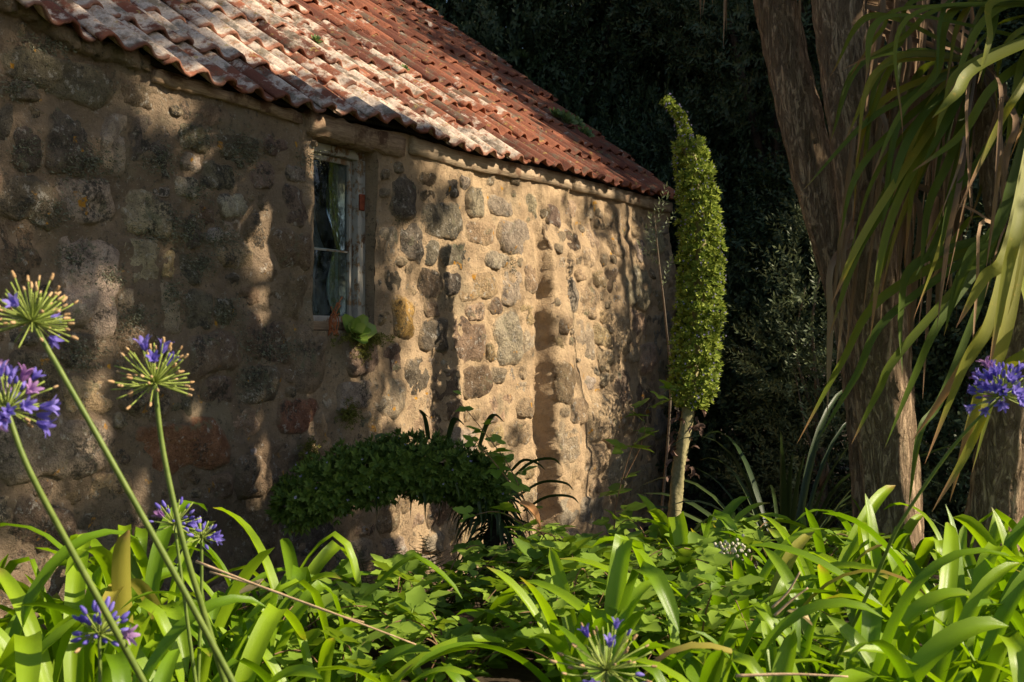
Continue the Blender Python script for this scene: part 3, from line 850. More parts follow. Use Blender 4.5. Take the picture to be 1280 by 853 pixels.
# ------------------------------------------------------------------ leaf templates
def sprig(nleaf, length, ll, lw, seed, droop=0.3):
    r = np.random.default_rng(seed)
    V, F, k = [], [], 0
    for i in range(nleaf):
        t = (i+1)/nleaf
        base = np.array([0, 0, length*t*0.95])
        a = i*2.4+r.uniform(-.4, .4); el = r.uniform(0.35, 1.0)+(0.5 if i > nleaf-4 else 0)
        d = np.array([math.cos(a)*math.cos(el), math.sin(a)*math.cos(el), math.sin(el)])
        sd = np.array([-math.sin(a), math.cos(a), 0])
        nn = np.cross(sd, d); L = ll*r.uniform(0.7, 1.15)*(1.05-0.35*abs(t-0.5))
        V += [base, base+d*L*0.45-sd*lw*0.5+nn*lw*0.18, base+d*L-np.array([0, 0, droop*L*0.4]), base+d*L*0.45+sd*lw*0.5+nn*lw*0.18]
        F.append((k, k+1, k+2, k+3)); k += 4
    # twig as a thin three-sided spike
    w = 0.0035
    V += [np.array([w, 0, 0]), np.array([-w/2, w*.87, 0]), np.array([-w/2, -w*.87, 0]), np.array([0, 0, length])]
    F += [(k, k+1, k+3, k+3), (k+1, k+2, k+3, k+3), (k+2, k, k+3, k+3)]
    F = [f if f[2] != f[3] else (f[0], f[1], f[2], k) if False else f for f in F]
    return np.array(V), np.array([f for f in F if f[2] != f[3]])

def lumps_points(n, lumps, shell=0.55):
    out, dr = [], []
    wts = np.array([l[3]*l[4]*l[5] for l in lumps])**(2/3); wts = wts/wts.sum()
    which = rng.choice(len(lumps), n, p=wts)
    d = norm(rng.normal(size=(n, 3)))
    r = shell+(1-shell)*rng.random(n)**0.6
    L = np.array(lumps)[which]
    P = L[:, :3]+d*L[:, 3:6]*r[:, None]
    dr = norm(d*0.9+rng.normal(size=(n, 3))*0.45+np.array([0, 0, 0.45]))
    return P, dr

def tree_crown(name, n, lumps, sp, mat, parent, cull=None, shell=0.5, smin=0.8, smax=1.3):
    P, dr = lumps_points(n, lumps, shell)
    P = P[:]
    if cull is not None:
        keep = np.array([cull(p, d) for p, d in zip(P, dr)]); P, dr = P[keep], dr[keep]
    parts = []
    for k, (tv, tf) in enumerate(sp):
        sel = np.arange(len(P)) % len(sp) == k
        if sel.sum(): parts.append(merge(tv, tf, frames(dr[sel], True, rng.uniform(smin, smax, sel.sum())), P[sel]))
    V, F, uv = join(parts)
    o = obj(name, mesh_np(name, V, F), mat, parent)
    return o

def limb_set(parent, mat, base, lumps, r0=0.14):
    parts = []
    top = np.mean([l[:3] for l in lumps], 0)
    mid = np.array([top[0]*0.5, top[1]*0.5, top[2]*0.55])
    parts.append(tube(bezier([(0, 0, base), (0.03, 0.02, base+0.8), tuple(mid), tuple(top)], 14), lambda t: r0*(1-0.75*t), 10))
    for l in lumps:
        st = np.array([top[0]*0.3, top[1]*0.3, max(0.5, l[2]*0.45)])
        parts.append(tube(bezier([tuple(st), tuple((st+np.array(l[:3]))/2+rng.normal(size=3)*0.12), tuple(l[:3])], 9), lambda t: r0*0.45*(1-0.8*t), 6))
    V, F, uv = join(parts)
    return obj('trunk', mesh_np('trunk', V, F, smooth=True), mat, parent)

# ---- what is lit: shadows of out-of-frame leaves are kept off these (photo pixels on wall / roof)
LIT = [([(530,178),(690,212),(692,300),(686,420),(690,640),(640,700),(606,560),(606,430),(592,380),(590,300),(570,230)], 0.985),
       ([(690,212),(722,216),(735,300),(742,480),(730,640),(690,660)], 0.96),
       ([(720,216),(790,232),(800,440),(800,640),(730,640)], 0.8),
       ([(450,480),(600,520),(606,720),(420,720)], 0.8),
       ([(470,300),(530,300),(545,420),(500,520),(450,520)], 0.4)]
LITR = [([(250,-40),(430,-40),(520,60),(640,125),(750,212),(715,225),(560,172),(430,128),(300,70)], 0.985),
        ([(430,-60),(520,0),(610,70),(700,140),(640,140),(520,70)], 0.6),
        ([(60,-40),(250,-40),(300,70),(200,60)], 0.7)]
STREAK = [[(180,95),(186,150)],[(205,100),(200,140)],[(232,120),(235,155)],[(248,190),(240,215)],[(312,235),(325,330),(332,410)],[(300,225),(312,260)],[(397,160),(402,330)],
          [(390,420),(388,520)],[(126,330),(124,440),(112,470)],[(160,395),(163,440)],[(212,318),(214,345)],[(108,480),(120,560),(112,620)],[(242,510),(240,548)],[(15,10),(40,50)],
          [(10,610),(110,625)],[(440,470),(415,600)],[(475,470),(470,540)],[(345,270),(342,330)],[(500,300),(500,420)],[(470,340),(480,300)],[(20,250),(70,255)],[(180,600),(200,625)]]
def seg_d(u, v, a, b):
    dx, dy = b[0]-a[0], b[1]-a[1]; t = max(0, min(1, ((u-a[0])*dx+(v-a[1])*dy)/(dx*dx+dy*dy)))
    return math.hypot(u-a[0]-t*dx, v-a[1]-t*dy)
W0 = W(0, 0)
def shadow_keep(p, r=None):
    """False when the leaf would shade a spot that the photograph shows in sun"""
    p = Vector(p)
    if r is None: r = random.random()
    # echium spike
    t = (p.x-1.08)/SV.x
    if t > 0.3:
        q = p-SV*t
        if abs(q.y-7.9) < 0.5 and 0.2 < q.z < 3.2 and r < 0.97: return False
    t = (p.x-1.95)/SV.x
    if t > 0.3:
        q = p-SV*t
        if 6.0 < q.y < 6.8 and (0.2 < q.z < 1.25 or 2.6 < q.z < 3.3) and r < 0.9: return False
    # front bed
    t = (p.z-0.55)/SV.z
    q = p-SV*t
    if 1.5 < q.y < 5.9 and q.x > -1.9+0.566*(q.y-5.6)+0.15 and q.x < 3.2 and r < 0.985: return False
    for hz in (1.0, 1.5):
        q = p-SV*((p.z-hz)/SV.z)
        if 1.5 < q.y < 4.0 and -1.6 < q.x < 2.5: return False
    # wall and roof
    den = SV.dot(NV)
    t = ((p-W0).dot(NV))/den
    q = p-SV*t
    if q.z < eave(0)+0.02:
        u, v = topx(q)
        for poly, pr in LIT:
            if inpoly(u, v, poly): return r > pr
        for st in STREAK:
            if min(seg_d(u, v, st[k], st[k+1]) for k in range(len(st)-1)) < 13: return False
        return True
    t = (p-Rf(2, 0)).dot(RN)/SV.dot(RN)
    q = p-SV*t
    u, v = topx(q)
    for poly, pr in LITR:
        if inpoly(u, v, poly): return r > pr
    return True

# ------------------------------------------------------------------ background trees and bushes
sprA = [sprig(18, 0.26, 0.075, 0.022, k) for k in range(3)]
sprB = [sprig(16, 0.24, 0.058, 0.026, 10+k, 0.5) for k in range(3)]
def bush_lumps(h, w, n, seed):
    r = random.Random(seed); out = []
    for k in range(n):
        z = h*(0.12+0.80*(k+0.5)/n)
        ww_ = w*(0.55+0.45*math.sin(math.pi*min(1, 0.25+0.75*(k/n))))
        out.append((r.uniform(-.55, .55)*ww_, r.uniform(-.55, .55)*ww_, z, ww_*r.uniform(.45, .7), ww_*r.uniform(.45, .7), h*r.uniform(.09, .16)))
    return out
bg_specs = [('evergreen_tree', 'dark evergreen tree with long narrow leaves behind the building', bush_lumps(6.6, 1.9, 15, 3), sprA),
            ('evergreen_tree', 'dark evergreen tree with small rounded leaves beyond the trunks', bush_lumps(6.2, 1.8, 15, 8), sprB)]
protos = []
for nm, lab, lumps, sp in bg_specs:
    t_ = thing(nm, lab, 'tree', (0, 0, -0.4), 'dark trees behind the building')
    tree_crown('crown', 7600, lumps, sp, M['bushleaf'], t_, None, 0.35)
    limb_set(t_, M['trunk'], 0.0, lumps)
    protos.append(t_)
def copy_tree(o, loc, rz, sc, label=None):
    c = o.copy(); COL.objects.link(c); c.location = loc; c.rotation_euler = (0, 0, rz); c.scale = sc
    if label: c['label'] = label
    for ch in o.children:
        d = ch.copy(); COL.objects.link(d); d.parent = c
    return c
bg_spots = [(2.9, 13.0, 0.3, 1.0, 0), (0.9, 14.9, 1.2, 1.08, 1), (4.7, 12.2, 2.2, 1.0, 1), (-1.3, 15.8, 3.0, 1.2, 0), (2.1, 16.6, 4.0, 1.25, 0), (4.6, 15.3, 5.0, 1.2, 1),
            (6.6, 13.4, 0.9, 1.1, 0), (-3.6, 17.0, 2.6, 1.3, 1), (7.0, 17.5, 1.9, 1.35, 0), (3.2, 20.0, 0.2, 1.6, 1), (-0.6, 20.0, 3.6, 1.6, 0), (4.4, 11.6, 2.9, 0.85, 1), (6.1, 11.4, 0.6, 0.95, 0)]
first = [True, True]
for (x, y, rz_, sc, k) in bg_spots:
    s3 = (sc*random.uniform(.95, 1.1), sc*random.uniform(.95, 1.1), sc*(1.5 if y > 14 else 1.2 if y > 12.5 else 1))
    if first[k]:
        protos[k].location = (x, y, -0.4); protos[k].rotation_euler = (0, 0, rz_); protos[k].scale = s3; first[k] = False
    else: copy_tree(protos[k], (x, y, -0.4), rz_, s3)
for o in [q for q in COL.objects if q.get('group') == 'dark trees behind the building']:
    kd = 'long narrow' if 'narrow' in o['label'] else 'small rounded'
    wh = 'behind the building' if o.location.x < 2.0 else 'beyond the palm lily trunks'
    o['label'] = f'dark evergreen tree with {kd} leaves {wh}'; o['group'] = f'dark {kd} leaved trees {wh}'

# sunward trees to the right, outside the picture: they shade the wall and the wood behind
sprC = [sprig(16, 0.34, 0.11, 0.032, 20+k) for k in range(3)]
def sprig_keep(p, d):
    r = random.random()
    return all(shadow_keep(p+d*k, r) for k in (0.02, 0.16, 0.30, 0.44))
def shade_tree(label, loc, lumps, n, rel=True):
    t_ = thing('broadleaf_tree', label, 'tree', loc, 'trees on the sunny side')
    lo = Vector(loc)
    tree_crown('crown', n, lumps, sprC, M['bushleaf'], t_, lambda p, d: sprig_keep(Vector(p)+lo, Vector(d)), 0.3, 0.9, 1.4)
    limb_set(t_, M['trunk'], 0, [l for l in lumps if loc[1]+l[1] < 6.6 or loc[1] > 8], 0.16)
def L_(cx, cy, cz, r, rz=None): return (cx, cy, cz, r, r, rz or r*0.8)
shade_tree('tall shade tree standing east of the wood behind the building', (7.2, 9.6, -0.3),
           [L_(0, 0, 2.2, 1.5), L_(-.6, .4, 3.6, 1.6), L_(.4, -.2, 5, 1.6), L_(-.2, .3, 6.4, 1.5), L_(0, 1.4, 3, 1.3), L_(-.8, 1.2, 5, 1.3), L_(-.5, -.9, 5.6, .9), L_(0, -.5, 1.0, 1.3), L_(0, 0, 7.8, 1.6), L_(-.3, .3, 9.2, 1.5), L_(.2, -.3, 10.4, 1.2), L_(0, 1.3, 8.4, 1.2)], 7800)
shade_tree('tall shade tree standing north of the sunny lawn edge', (7.6, 12.4, -0.3),
           [L_(0, 0, 2, 1.6), L_(-.5, .3, 3.6, 1.7), L_(.3, -.3, 5.2, 1.7), L_(0, 0, 6.8, 1.6), L_(-.9, -.7, 4.4, 1.2), L_(-.6, .8, 7.6, 1.2), L_(0, 0, .9, 1.4), L_(0, 0, 8.6, 1.6), L_(.2, -.4, 10.0, 1.5), L_(0, -1.2, 9, 1.2)], 6600)
shade_tree('tall shade tree standing behind the hanging palm leaves', (7.4, 6.6, -0.1),
           [(a-1, b-1, c, d, e, f) for a, b, c, d, e, f in (L_(0, 0, 5.6, 1.5), L_(-.5, -.9, 6.2, 1.3), L_(.2, .9, 6.4, 1.4), L_(0, -1.4, 5.2, 1.2), L_(-.2, 0, 7.4, 1.3), L_(0.3, 1.4, 7.6, 1.2), L_(0, -1.2, 7.4, 1.1), L_(0, 1.6, 5.6, 1.1), L_(-.2, .4, 8.8, 1.3), L_(.2, -.5, 9.8, 1.2), L_(0, 1.2, 10, 1.2))], 9000)

# ------------------------------------------------------------------ palm lilies (cabbage trees)
def strap_w(w, base=0.5, taper=0.35):
    def f(t):
        if t < 0.15: return w*(base+(1-base)*t/0.15)
        if t > 1-taper: return w*max(0.02, (1-((t-(1-taper))/taper)**1.6))
        return w
    return f
def droop_path(d0, length, grav, n=12, wob=0.0):
    d = np.array(d0, float); d /= np.linalg.norm(d); p = np.zeros(3); out = [p.copy()]
    st = length/(n-1)
    for k in range(n-1):
        d = d+np.array([0, 0, -grav*st*(0.6+1.2*k/n)])+rng.normal(size=3)*wob
        d /= np.linalg.norm(d); p = p+d*st; out.append(p.copy())
    return np.array(out)
def bark_disp(seed):
    def f(ts, th, r):
        out = np.zeros((len(ts), len(th)))
        for i, t in enumerate(ts):
            for j, a in enumerate(th):
                c, s = math.cos(a), math.sin(a)
                n1 = mnoise.noise(Vector((c*1.2+seed, s*1.2, t*5)))
                n2 = mnoise.noise(Vector((c*5+seed, s*5, t*26)))
                n3 = abs(mnoise.noise(Vector((c*9+seed, s*9, t*30))))
                out[i, j] = r[i]*(0.12*n1+0.05*n2)+0.020*n3-0.006
        return out
    return f
def trunk(name, pts, rad, parent, seed, loc):
    V, F, uv = tube(bezier(pts, 110), rad, 56, bark_disp(seed))
    return obj(name, mesh_np(name, V-np.array(tuple(loc)), F, uv, True), M['bark'], parent)
def palm_crown(parent, loc, center, n, seed, lmin=0.8, lmax=1.15, cull=True, downbias=0.0, chk=(1, 3, 5, 7)):
    parts = []
    c = np.array(center)
    for k in range(n):
        a = random.uniform(0, 2*math.pi); el = random.uniform(-0.7, 1.35)-downbias
        d = (math.cos(a)*math.cos(el), math.sin(a)*math.cos(el), math.sin(el))
        path = droop_path(d, random.uniform(lmin, lmax), random.uniform(0.5, 1.9), 8)+c+np.array(d)*0.08
        mid = path[5]
        if cull and not all(shadow_keep(path[q_]) for q_ in chk): continue
        # leaves that would hang into the picture are placed by hand below
        ok = True
        for q in (path[2], path[4], path[7]):
            u, v = topx(q)
            if q[1] > 0 and -5 < v < 860 and u < 1290: ok = False
        if not ok: continue
        parts.append(ribbon(path, strap_w(random.uniform(0.045, 0.065)), 0.2, random.uniform(-.6, .6)))
    V, F, uv = join(parts)
    o = obj('crown', mesh_np('crown', V-np.array(tuple(loc)), F, uv, True), M['palmcrown'], parent)
    o['kind'] = 'stuff'
    return o
def px_leaf(pts, w, mat, parent, loc, name='leaf', twist=0.3, fold=0.16, up=(0.3, -0.8, 0.5), n=22, taper=0.45):
    path = bezier([px(*p) for p in pts], n)
    V, F, uv = ribbon(path, strap_w(w*0.70, 0.8, taper), fold, twist, up)
    return obj(name, mesh_np(name, V-np.array(tuple(loc)), F, uv, True), M[mat], parent)

la = Vector((2.0, 6.6, gh(2, 6.6)))
treeA = thing('palm_lily_tree', 'palm lily with two brown corky trunks rising from one base', 'tree', la, 'palm lily trees')
trunk('trunk', [px(1108, 770, 6.55), px(1100, 640, 6.55), px(1072, 420, 6.6), px(1014, 200, 6.65), px(968, 0, 6.7), px(940, -160, 6.75), px(935, -240, 6.75)],
      lambda t: 0.16-0.045*min(1, t*2.2)+0.005*t, treeA, 1.0, la)
trunk('trunk', [px(1122, 770, 6.35), px(1116, 640, 6.35), px(1098, 420, 6.3), px(1073, 200, 6.3), px(1049, 0, 6.3), px(1035, -180, 6.3), px(1030, -260, 6.3)],
      lambda t: 0.165-0.02*min(1, t*2.2)-0.01*t, treeA, 5.0, la)
palm_crown(treeA, la, px(935, -250, 6.75), 260, 1)
palm_crown(treeA, la, px(1030, -275, 6.3), 260, 2)
# dead skirt hanging behind and beside the trunks
HEADS = [(1388, 10, 5.15), (1312, 55, 5.35), (1222, 75, 5.85), (1258, 290, 5.62)]     # leaf heads of the leaning tree
def rooted(pts):
    """start a leaf of the leaning tree at its nearest leaf head"""
    u, v, y = pts[0]
    h = min(HEADS, key=lambda q: math.hypot(q[0]-u, (q[1]-v)*(1 if q[1] <= v else 2.5))+60*abs(q[2]-y))
    return [h]+list(pts[1:])
def hang(u, v0, v1, y, w, mat='deadpalm', parent=treeA, loc=la, du=0.0):
    if v0 <= -79 and parent is treeA and u < 1010: root_ = [(935+(u-935)*.3, -235, 6.7)]
    elif parent is treeA: root_ = [(float(np.interp(v0-40, [-180, 0, 200, 420], [1035, 1049, 1073, 1098])), v0-40, 6.30)]
    else: root_ = [min(HEADS, key=lambda q: math.hypot(q[0]-u, (q[1]-v0)*(1 if q[1] <= v0 else 2.5)))]
    pts = root_+[(u, v0, y), (u+du*0.4+random.uniform(-4, 4), v0+(v1-v0)*0.4, y-0.03), (u+du, v1, y-random.uniform(0, .06))]
    return px_leaf(pts, w, mat, parent, loc, 'dead_leaf', random.uniform(-1.2, 1.2), 0.25, (random.uniform(-.4, .4), -1, 0.2), 12, 0.3)
for k in range(46):
    u = random.uniform(1085, 1205); y = random.uniform(6.1, 6.75)
    v0 = random.uniform(-90, 150); L = random.uniform(170, 420)
    hang(u+random.uniform(0, 15), v0, min(600, v0+L), y, random.uniform(0.03, 0.06), du=random.uniform(-45, 8))
for (u, v0, v1, du) in [(1105,150,420,-30),(1125,200,400,-22),(1112,240,420,-12),(1145,250,470,-10),(1078,260,470,-25),(1055,300,480,-12),(1040,330,520,-6),(1180,180,380,10),(1066,170,420,-30),(1190,250,330,8)]:
    hang(u, v0, v1, 6.05, 0.045, du=du)
for (u, v1) in [(873, 26), (880, 20), (908, 62), (906, 40), (951, 38), (960, 30), (1003, 58), (994, 44), (890, 8)]:
    hang(u, -80, v1, 6.6, 0.028, du=random.uniform(-4, 4))

lb = Vector((2.40, 6.0, gh(2.4, 6)))
treeB = thing('palm_lily_tree', 'palm lily with one leaning trunk and long yellow-green leaves hanging down', 'tree', lb, 'palm lily trees')
trunk('trunk', [px(1222, 800, 6.0), px(1236, 690, 6.0), px(1256, 560, 5.9), px(1285, 400, 5.75), px(1330, 220, 5.5), px(1375, 60, 5.2), px(1385, 10, 5.15)],
      lambda t: 0.155-0.03*min(1, t*2.5), treeB, 9.0, lb)
palm_crown(treeB, lb, px(1388, 10, 5.15), 400, 3, 0.75, 1.1, chk=(6,))
V, F, uv = tube(bezier([px(1278, 430, 5.78), px(1268, 360, 5.72), px(1252, 270, 5.7), px(1232, 150, 5.8), px(1222, 70, 5.88)], 60), lambda t: 0.085-0.025*t, 32, bark_disp(6.0))
obj('branch', mesh_np('branch', V-np.array(tuple(lb)), F, uv, True), M['bark'], treeB)
V, F, uv = tube(bezier([px(1322, 240, 5.52), px(1322, 150, 5.45), px(1312, 50, 5.35)], 40), lambda t: 0.085-0.02*t, 28, bark_disp(7.0))
obj('branch', mesh_np('branch', V-np.array(tuple(lb)), F, uv, True), M['bark'], treeB)
YG = [  # bright leaves: points (u, v, depth), width
 ([(1330,60,5.1),(1262,350,4.95),(1222,430,4.9),(1140,552,4.9)], .085), ([(1340,200,5.1),(1262,392,4.9),(1222,500,4.85),(1187,628,4.85)], .075),
 ([(1330,180,5.0),(1245,372,4.9),(1205,455,4.85),(1156,580,4.85)], .07), ([(1320,0,5.2),(1228,80,5.1),(1195,118,5.0),(1165,148,5.0)], .07),
 ([(1330,40,5.1),(1275,112,5.0),(1247,158,5.0),(1195,268,4.95)], .05), ([(1310,200,4.8),(1275,262,4.8),(1258,340,4.75),(1235,470,4.75)], .075),
 ([(1320,180,4.9),(1262,300,4.85),(1228,350,4.8),(1195,410,4.8)], .075), ([(1300,-40,5.2),(1247,0,5.2),(1236,50,5.1),(1222,105,5.1)], .05),
 ([(1280,-30,5.3),(1212,80,5.2),(1182,130,5.2),(1168,172,5.2)], .045), ([(1330,300,4.9),(1240,470,4.8),(1210,560,4.8),(1165,640,4.8)], .06),
 ([(1350,330,4.8),(1290,420,4.8),(1250,470,4.8),(1215,590,4.8)], .06)]
for pts, w in YG: px_leaf(rooted(pts), w, 'palmy', treeB, lb, twist=random.uniform(-.5, .5))
DG = [
 ([(1180,300,5.6),(1105,370,5.6),(1050,455,5.6),(996,555,5.6)], .06), ([(1160,340,5.6),(1112,395,5.5),(1070,470,5.5),(1024,548,5.5)], .05),
 ([(1190,340,5.5),(1125,440,5.5),(1097,490,5.5),(1064,556,5.5)], .055), ([(1220,340,5.5),(1177,397,5.4),(1140,475,5.4),(1106,560,5.4)], .06),
 ([(1220,60,5.7),(1135,122,5.7),(1078,158,5.7),(998,245,5.7)], .05), ([(1210,60,5.6),(1163,140,5.6),(1142,215,5.6),(1130,335,5.6)], .07),
 ([(1200,130,5.6),(1136,212,5.6),(1100,270,5.6),(1062,335,5.6)], .05), ([(1320,120,5.4),(1252,270,5.3),(1212,322,5.3),(1186,400,5.3)], .08),
 ([(1330,140,5.4),(1240,300,5.3),(1200,345,5.3),(1180,420,5.3)], .06), ([(1260,-40,5.6),(1200,10,5.6),(1170,90,5.5),(1135,130,5.5)], .06),
 ([(1200,-60,5.7),(1150,0,5.7),(1125,55,5.7),(1070,76,5.7)], .04), ([(1230,-50,5.7),(1185,10,5.6),(1125,50,5.6),(1052,88,5.6)], .035),
 ([(1190,-40,5.7),(1140,10,5.7),(1100,40,5.7),(1060,100,5.7)], .035), ([(1180,240,5.5),(1145,330,5.5),(1125,390,5.5),(1128,470,5.5)], .06),
 ([(1240,130,5.5),(1190,190,5.5),(1160,260,5.5),(1150,360,5.5)], .055), ([(1320,0,5.3),(1290,60,5.2),(1265,130,5.2),(1255,220,5.2)], .06),
 ([(1310,-60,5.4),(1262,-10,5.4),(1240,40,5.3),(1226,110,5.3)], .05), ([(1230,420,5.5),(1180,490,5.5),(1150,540,5.4),(1135,640,5.4)], .05),
 ([(1290,60,5.2),(1240,110,5.2),(1200,170,5.2),(1140,215,5.2)], .055), ([(1300,100,5.3),(1225,200,5.3),(1190,250,5.3),(1172,330,5.3)], .055),
 ([(1330,-40,5.2),(1300,40,5.2),(1288,120,5.1),(1262,200,5.1)], .065), ([(1190,10,5.7),(1130,70,5.7),(1090,140,5.7),(1075,230,5.7)], .045)]
for pts, w in DG: px_leaf(rooted(pts), w, 'palm', treeB, lb, twist=random.uniform(-.7, .7))
for k in range(44):
    u0, v0 = random.uniform(1110, 1340), random.uniform(-60, 240); y = random.uniform(5.2, 6.1)
    dx, dy = random.uniform(-120, -20), random.uniform(90, 240)
    px_leaf(rooted([(u0, v0, y), (u0+dx*0.45, v0+dy*0.3, y), (u0+dx, v0+dy, y-0.05)]), random.uniform(.03, .06), random.choice(['palm', 'palm', 'palm', 'palmy']), treeB, lb, twist=random.uniform(-.9, .9))
for k in range(16):
    u0, v0 = random.uniform(1180, 1285), random.uniform(60, 300)
    hang(u0, v0, v0+random.uniform(90, 190), random.uniform(5.0, 5.9), random.uniform(.02, .04), parent=treeB, loc=lb, du=random.uniform(-35, 6))
# third head of leaves outside the picture (throws streaked shade on the wall)
lc = Vector((4.3, 7.1, gh(4.3, 7.1)))
treeC = thing('palm_lily_tree', 'tall palm lily standing beside the leaning one, its crown high up', 'tree', lc, 'palm lily trees')
V, F, uv = tube(bezier([(4.3, 7.1, -0.4), (4.3, 7.1, 1.5), (4.0, 6.8, 3.2), (3.45, 6.3, 4.5)], 40), lambda t: 0.16-0.05*t, 24, bark_disp(3.0))
obj('trunk', mesh_np('trunk', V-np.array(tuple(lc)), F, uv, True), M['bark'], treeC)
palm_crown(treeC, lc, (3.45, 6.3, 4.5), 340, 4)
palm_crown(treeC, lc, (3.6, 5.7, 4.5), 260, 5)

# ------------------------------------------------------------------ echium spikes
def rosette(k, ln, wd, lift, seed):
    r = np.random.default_rng(seed); V, F = [], []
    for i in range(k):
        a = i*2*math.pi/k+r.uniform(-.3, .3); el = lift+r.uniform(-.25, .25)
        d = np.array([math.cos(a)*math.cos(el), math.sin(a)*math.cos(el), math.sin(el)]); sd = np.array([-math.sin(a), math.cos(a), 0])
        L = ln*r.uniform(.75, 1.2); b = len(V); up = np.array([0, 0, 1.0])
        V += [d*L*0.05, d*L*0.5-sd*wd/2, d*L+up*L*0.15, d*L*0.5+sd*wd/2]; F.append((b, b+1, b+2, b+3))
    return np.array(V), np.array(F)
def spike(path, rad, density, ros, mat, parent, loc, name, out=0.85, tilt=0.25, fl=None, seed=0, rough=0.08):
    P = np.asarray(path, float); n = len(P)
    T = norm(np.gradient(P, axis=0)); ref = np.array([0.2, 1, 0.1]); S = norm(np.cross(T, ref)); N = np.cross(S, T)
    r = np.array([rad(t) for t in np.linspace(0, 1, n)])
    seg = np.linalg.norm(np.diff(P, axis=0), axis=1); area = (2*math.pi*(r[1:]+r[:-1])/2*seg)
    m = int(area.sum()*density)
    idx = rng.choice(n-1, m, p=area/area.sum()); f = rng.random(m)
    a = rng.random(m)*2*math.pi
    C = P[idx]*(1-f)[:, None]+P[idx+1]*f[:, None]; rr = r[idx]*(1-f)+r[idx+1]*f
    D = S[idx]*np.cos(a)[:, None]+N[idx]*np.sin(a)[:, None]
    lump = 1+0.05*np.sin(a*3+idx*0.5)+rng.normal(size=m)*rough
    loc_ = C+D*(rr*out*lump*rng.choice([1, 1, .8, .6], m))[:, None]
    dr = D+T[idx]*tilt+np.array([0, 0, 0.15])+rng.normal(size=(m, 3))*0.25
    parts = []
    for k, (tv, tf) in enumerate(ros):
        sel = np.arange(m) % len(ros) == k
        parts.append(merge(tv, tf, frames(dr[sel], True, rng.uniform(.75, 1.3, sel.sum())), loc_[sel]))
    V, F, uv = join(parts)
    o = obj(name, mesh_np(name, V-np.array(tuple(loc)), F), mat, parent); o['kind'] = 'stuff'
    if fl:
        k = rng.random(m) < fl
        tv, tf = rosette(4, 0.009, 0.008, 0.9, 3)
        V, F, uv = merge(tv, tf, frames(dr[k], True, rng.uniform(.7, 1.3, k.sum())), loc_[k]+norm(dr[k])*0.024)
        o = obj('florets', mesh_np('florets', V-np.array(tuple(loc)), F), M['echfloret'], parent); o['kind'] = 'stuff'
ros = [rosette(7, 0.032, 0.015, 0.7, k) for k in range(4)]
ros_s = [rosette(6, 0.022, 0.011, 0.7, k) for k in range(4)]
YE = 7.9
le = px(838, 700, YE); le.z = gh(le.x, le.y)
ech = thing('echium', 'tall upright green echium spike with a crooked tip beside the wall', 'plant', le)
stem_pts = [px(832, 800, YE), px(842, 660, YE), px(848, 590, YE), px(862, 500, YE), px(872, 400, YE), px(876, 300, YE), px(868, 215, YE), px(856, 178, YE)]
V, F, uv = tube(bezier(stem_pts, 160), lambda t: 0.046-0.016*t, 20, lambda ts, th, r: 0.007*np.sin(th[None, :]*6+ts[:, None]*190)*np.sin(ts[:, None]*230+th[None, :]*3))
obj('stem', mesh_np('stem', V-np.array(tuple(le)), F, uv, True), M['echstem'], ech)
body = bezier([px(864, 510, YE), px(870, 440, YE), px(874, 380, YE), px(876, 300, YE), px(870, 230, YE), px(860, 176, YE)], 60)
def rad_body(t): return float(np.interp(t, [0, .06, .2, .45, .7, .9, 1], [.10, .160, .170, .158, .138, .118, .100]))
spike(body, rad_body, 1250, ros, M['echium'], ech, le, 'flower_spike', fl=0.30)
tip = bezier([px(858, 182, YE), px(855, 160, YE), px(846, 140, YE), px(831, 124, YE)], 20)
spike(tip, lambda t: 0.042-0.014*t, 3200, ros_s, M['echium'], ech, le, 'spike_tip', fl=0.3)
for k in range(40):
    v = random.triangular(500, 640, 515); u = np.interp(v, [500, 660], [862, 842])+random.choice([-1, 1])*10
    p0 = px(u, v, YE)
    path = droop_path((random.choice([-1, 1])*0.8, random.uniform(-.6, .2), 0.2), random.uniform(.05, .12), 26, 8, 0.3)+np.array(tuple(p0-le))
    V, F, uv = ribbon(path, strap_w(random.uniform(.018, .035)), 0.5, random.uniform(-3, 3))
    obj('withered_leaf', mesh_np('withered_leaf', V, F, uv, True), M['withered'], ech)

lf = px(612, 760, 6.7); lf.z = gh(lf.x, lf.y)
ech2 = thing('echium', 'fallen echium spike arching over, dark green in shade before the wall', 'plant', lf)
arch = [px(612, 790, 6.7), px(612, 700, 6.7), px(620, 650, 6.65), px(606, 610, 6.55), px(550, 586, 6.35), px(475, 588, 6.1), px(405, 610, 5.9), px(352, 642, 5.75)]
AP = bezier(arch, 90)
V, F, uv = tube(AP[:60], lambda t: 0.05-0.02*t, 14)
obj('stem', mesh_np('stem', V-np.array(tuple(lf)), F, uv, True), M['trunk'], ech2)
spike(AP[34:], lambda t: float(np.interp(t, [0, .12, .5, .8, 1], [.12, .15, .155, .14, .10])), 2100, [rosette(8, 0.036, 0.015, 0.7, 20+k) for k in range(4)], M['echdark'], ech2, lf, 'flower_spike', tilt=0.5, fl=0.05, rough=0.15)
for k in range(250):
    t = random.choice([random.uniform(0.16, 0.45), random.uniform(0.26, 0.72)]); p = AP[int(t*89)]
    a = random.uniform(0, 2*math.pi)
    d = (math.cos(a), math.sin(a)*0.6, random.uniform(-.5, .7))
    path = droop_path(d, random.uniform(.14, .34), random.uniform(5, 13), 9, 0.08)+p-np.array(tuple(lf))
    V, F, uv = ribbon(path, strap_w(random.uniform(.016, .028), 0.7, 0.6), 0.3, random.uniform(-1.5, 1.5))
    obj('hanging_leaf', mesh_np('hanging_leaf', V, F, uv, True), M['darkleaf'], ech2)
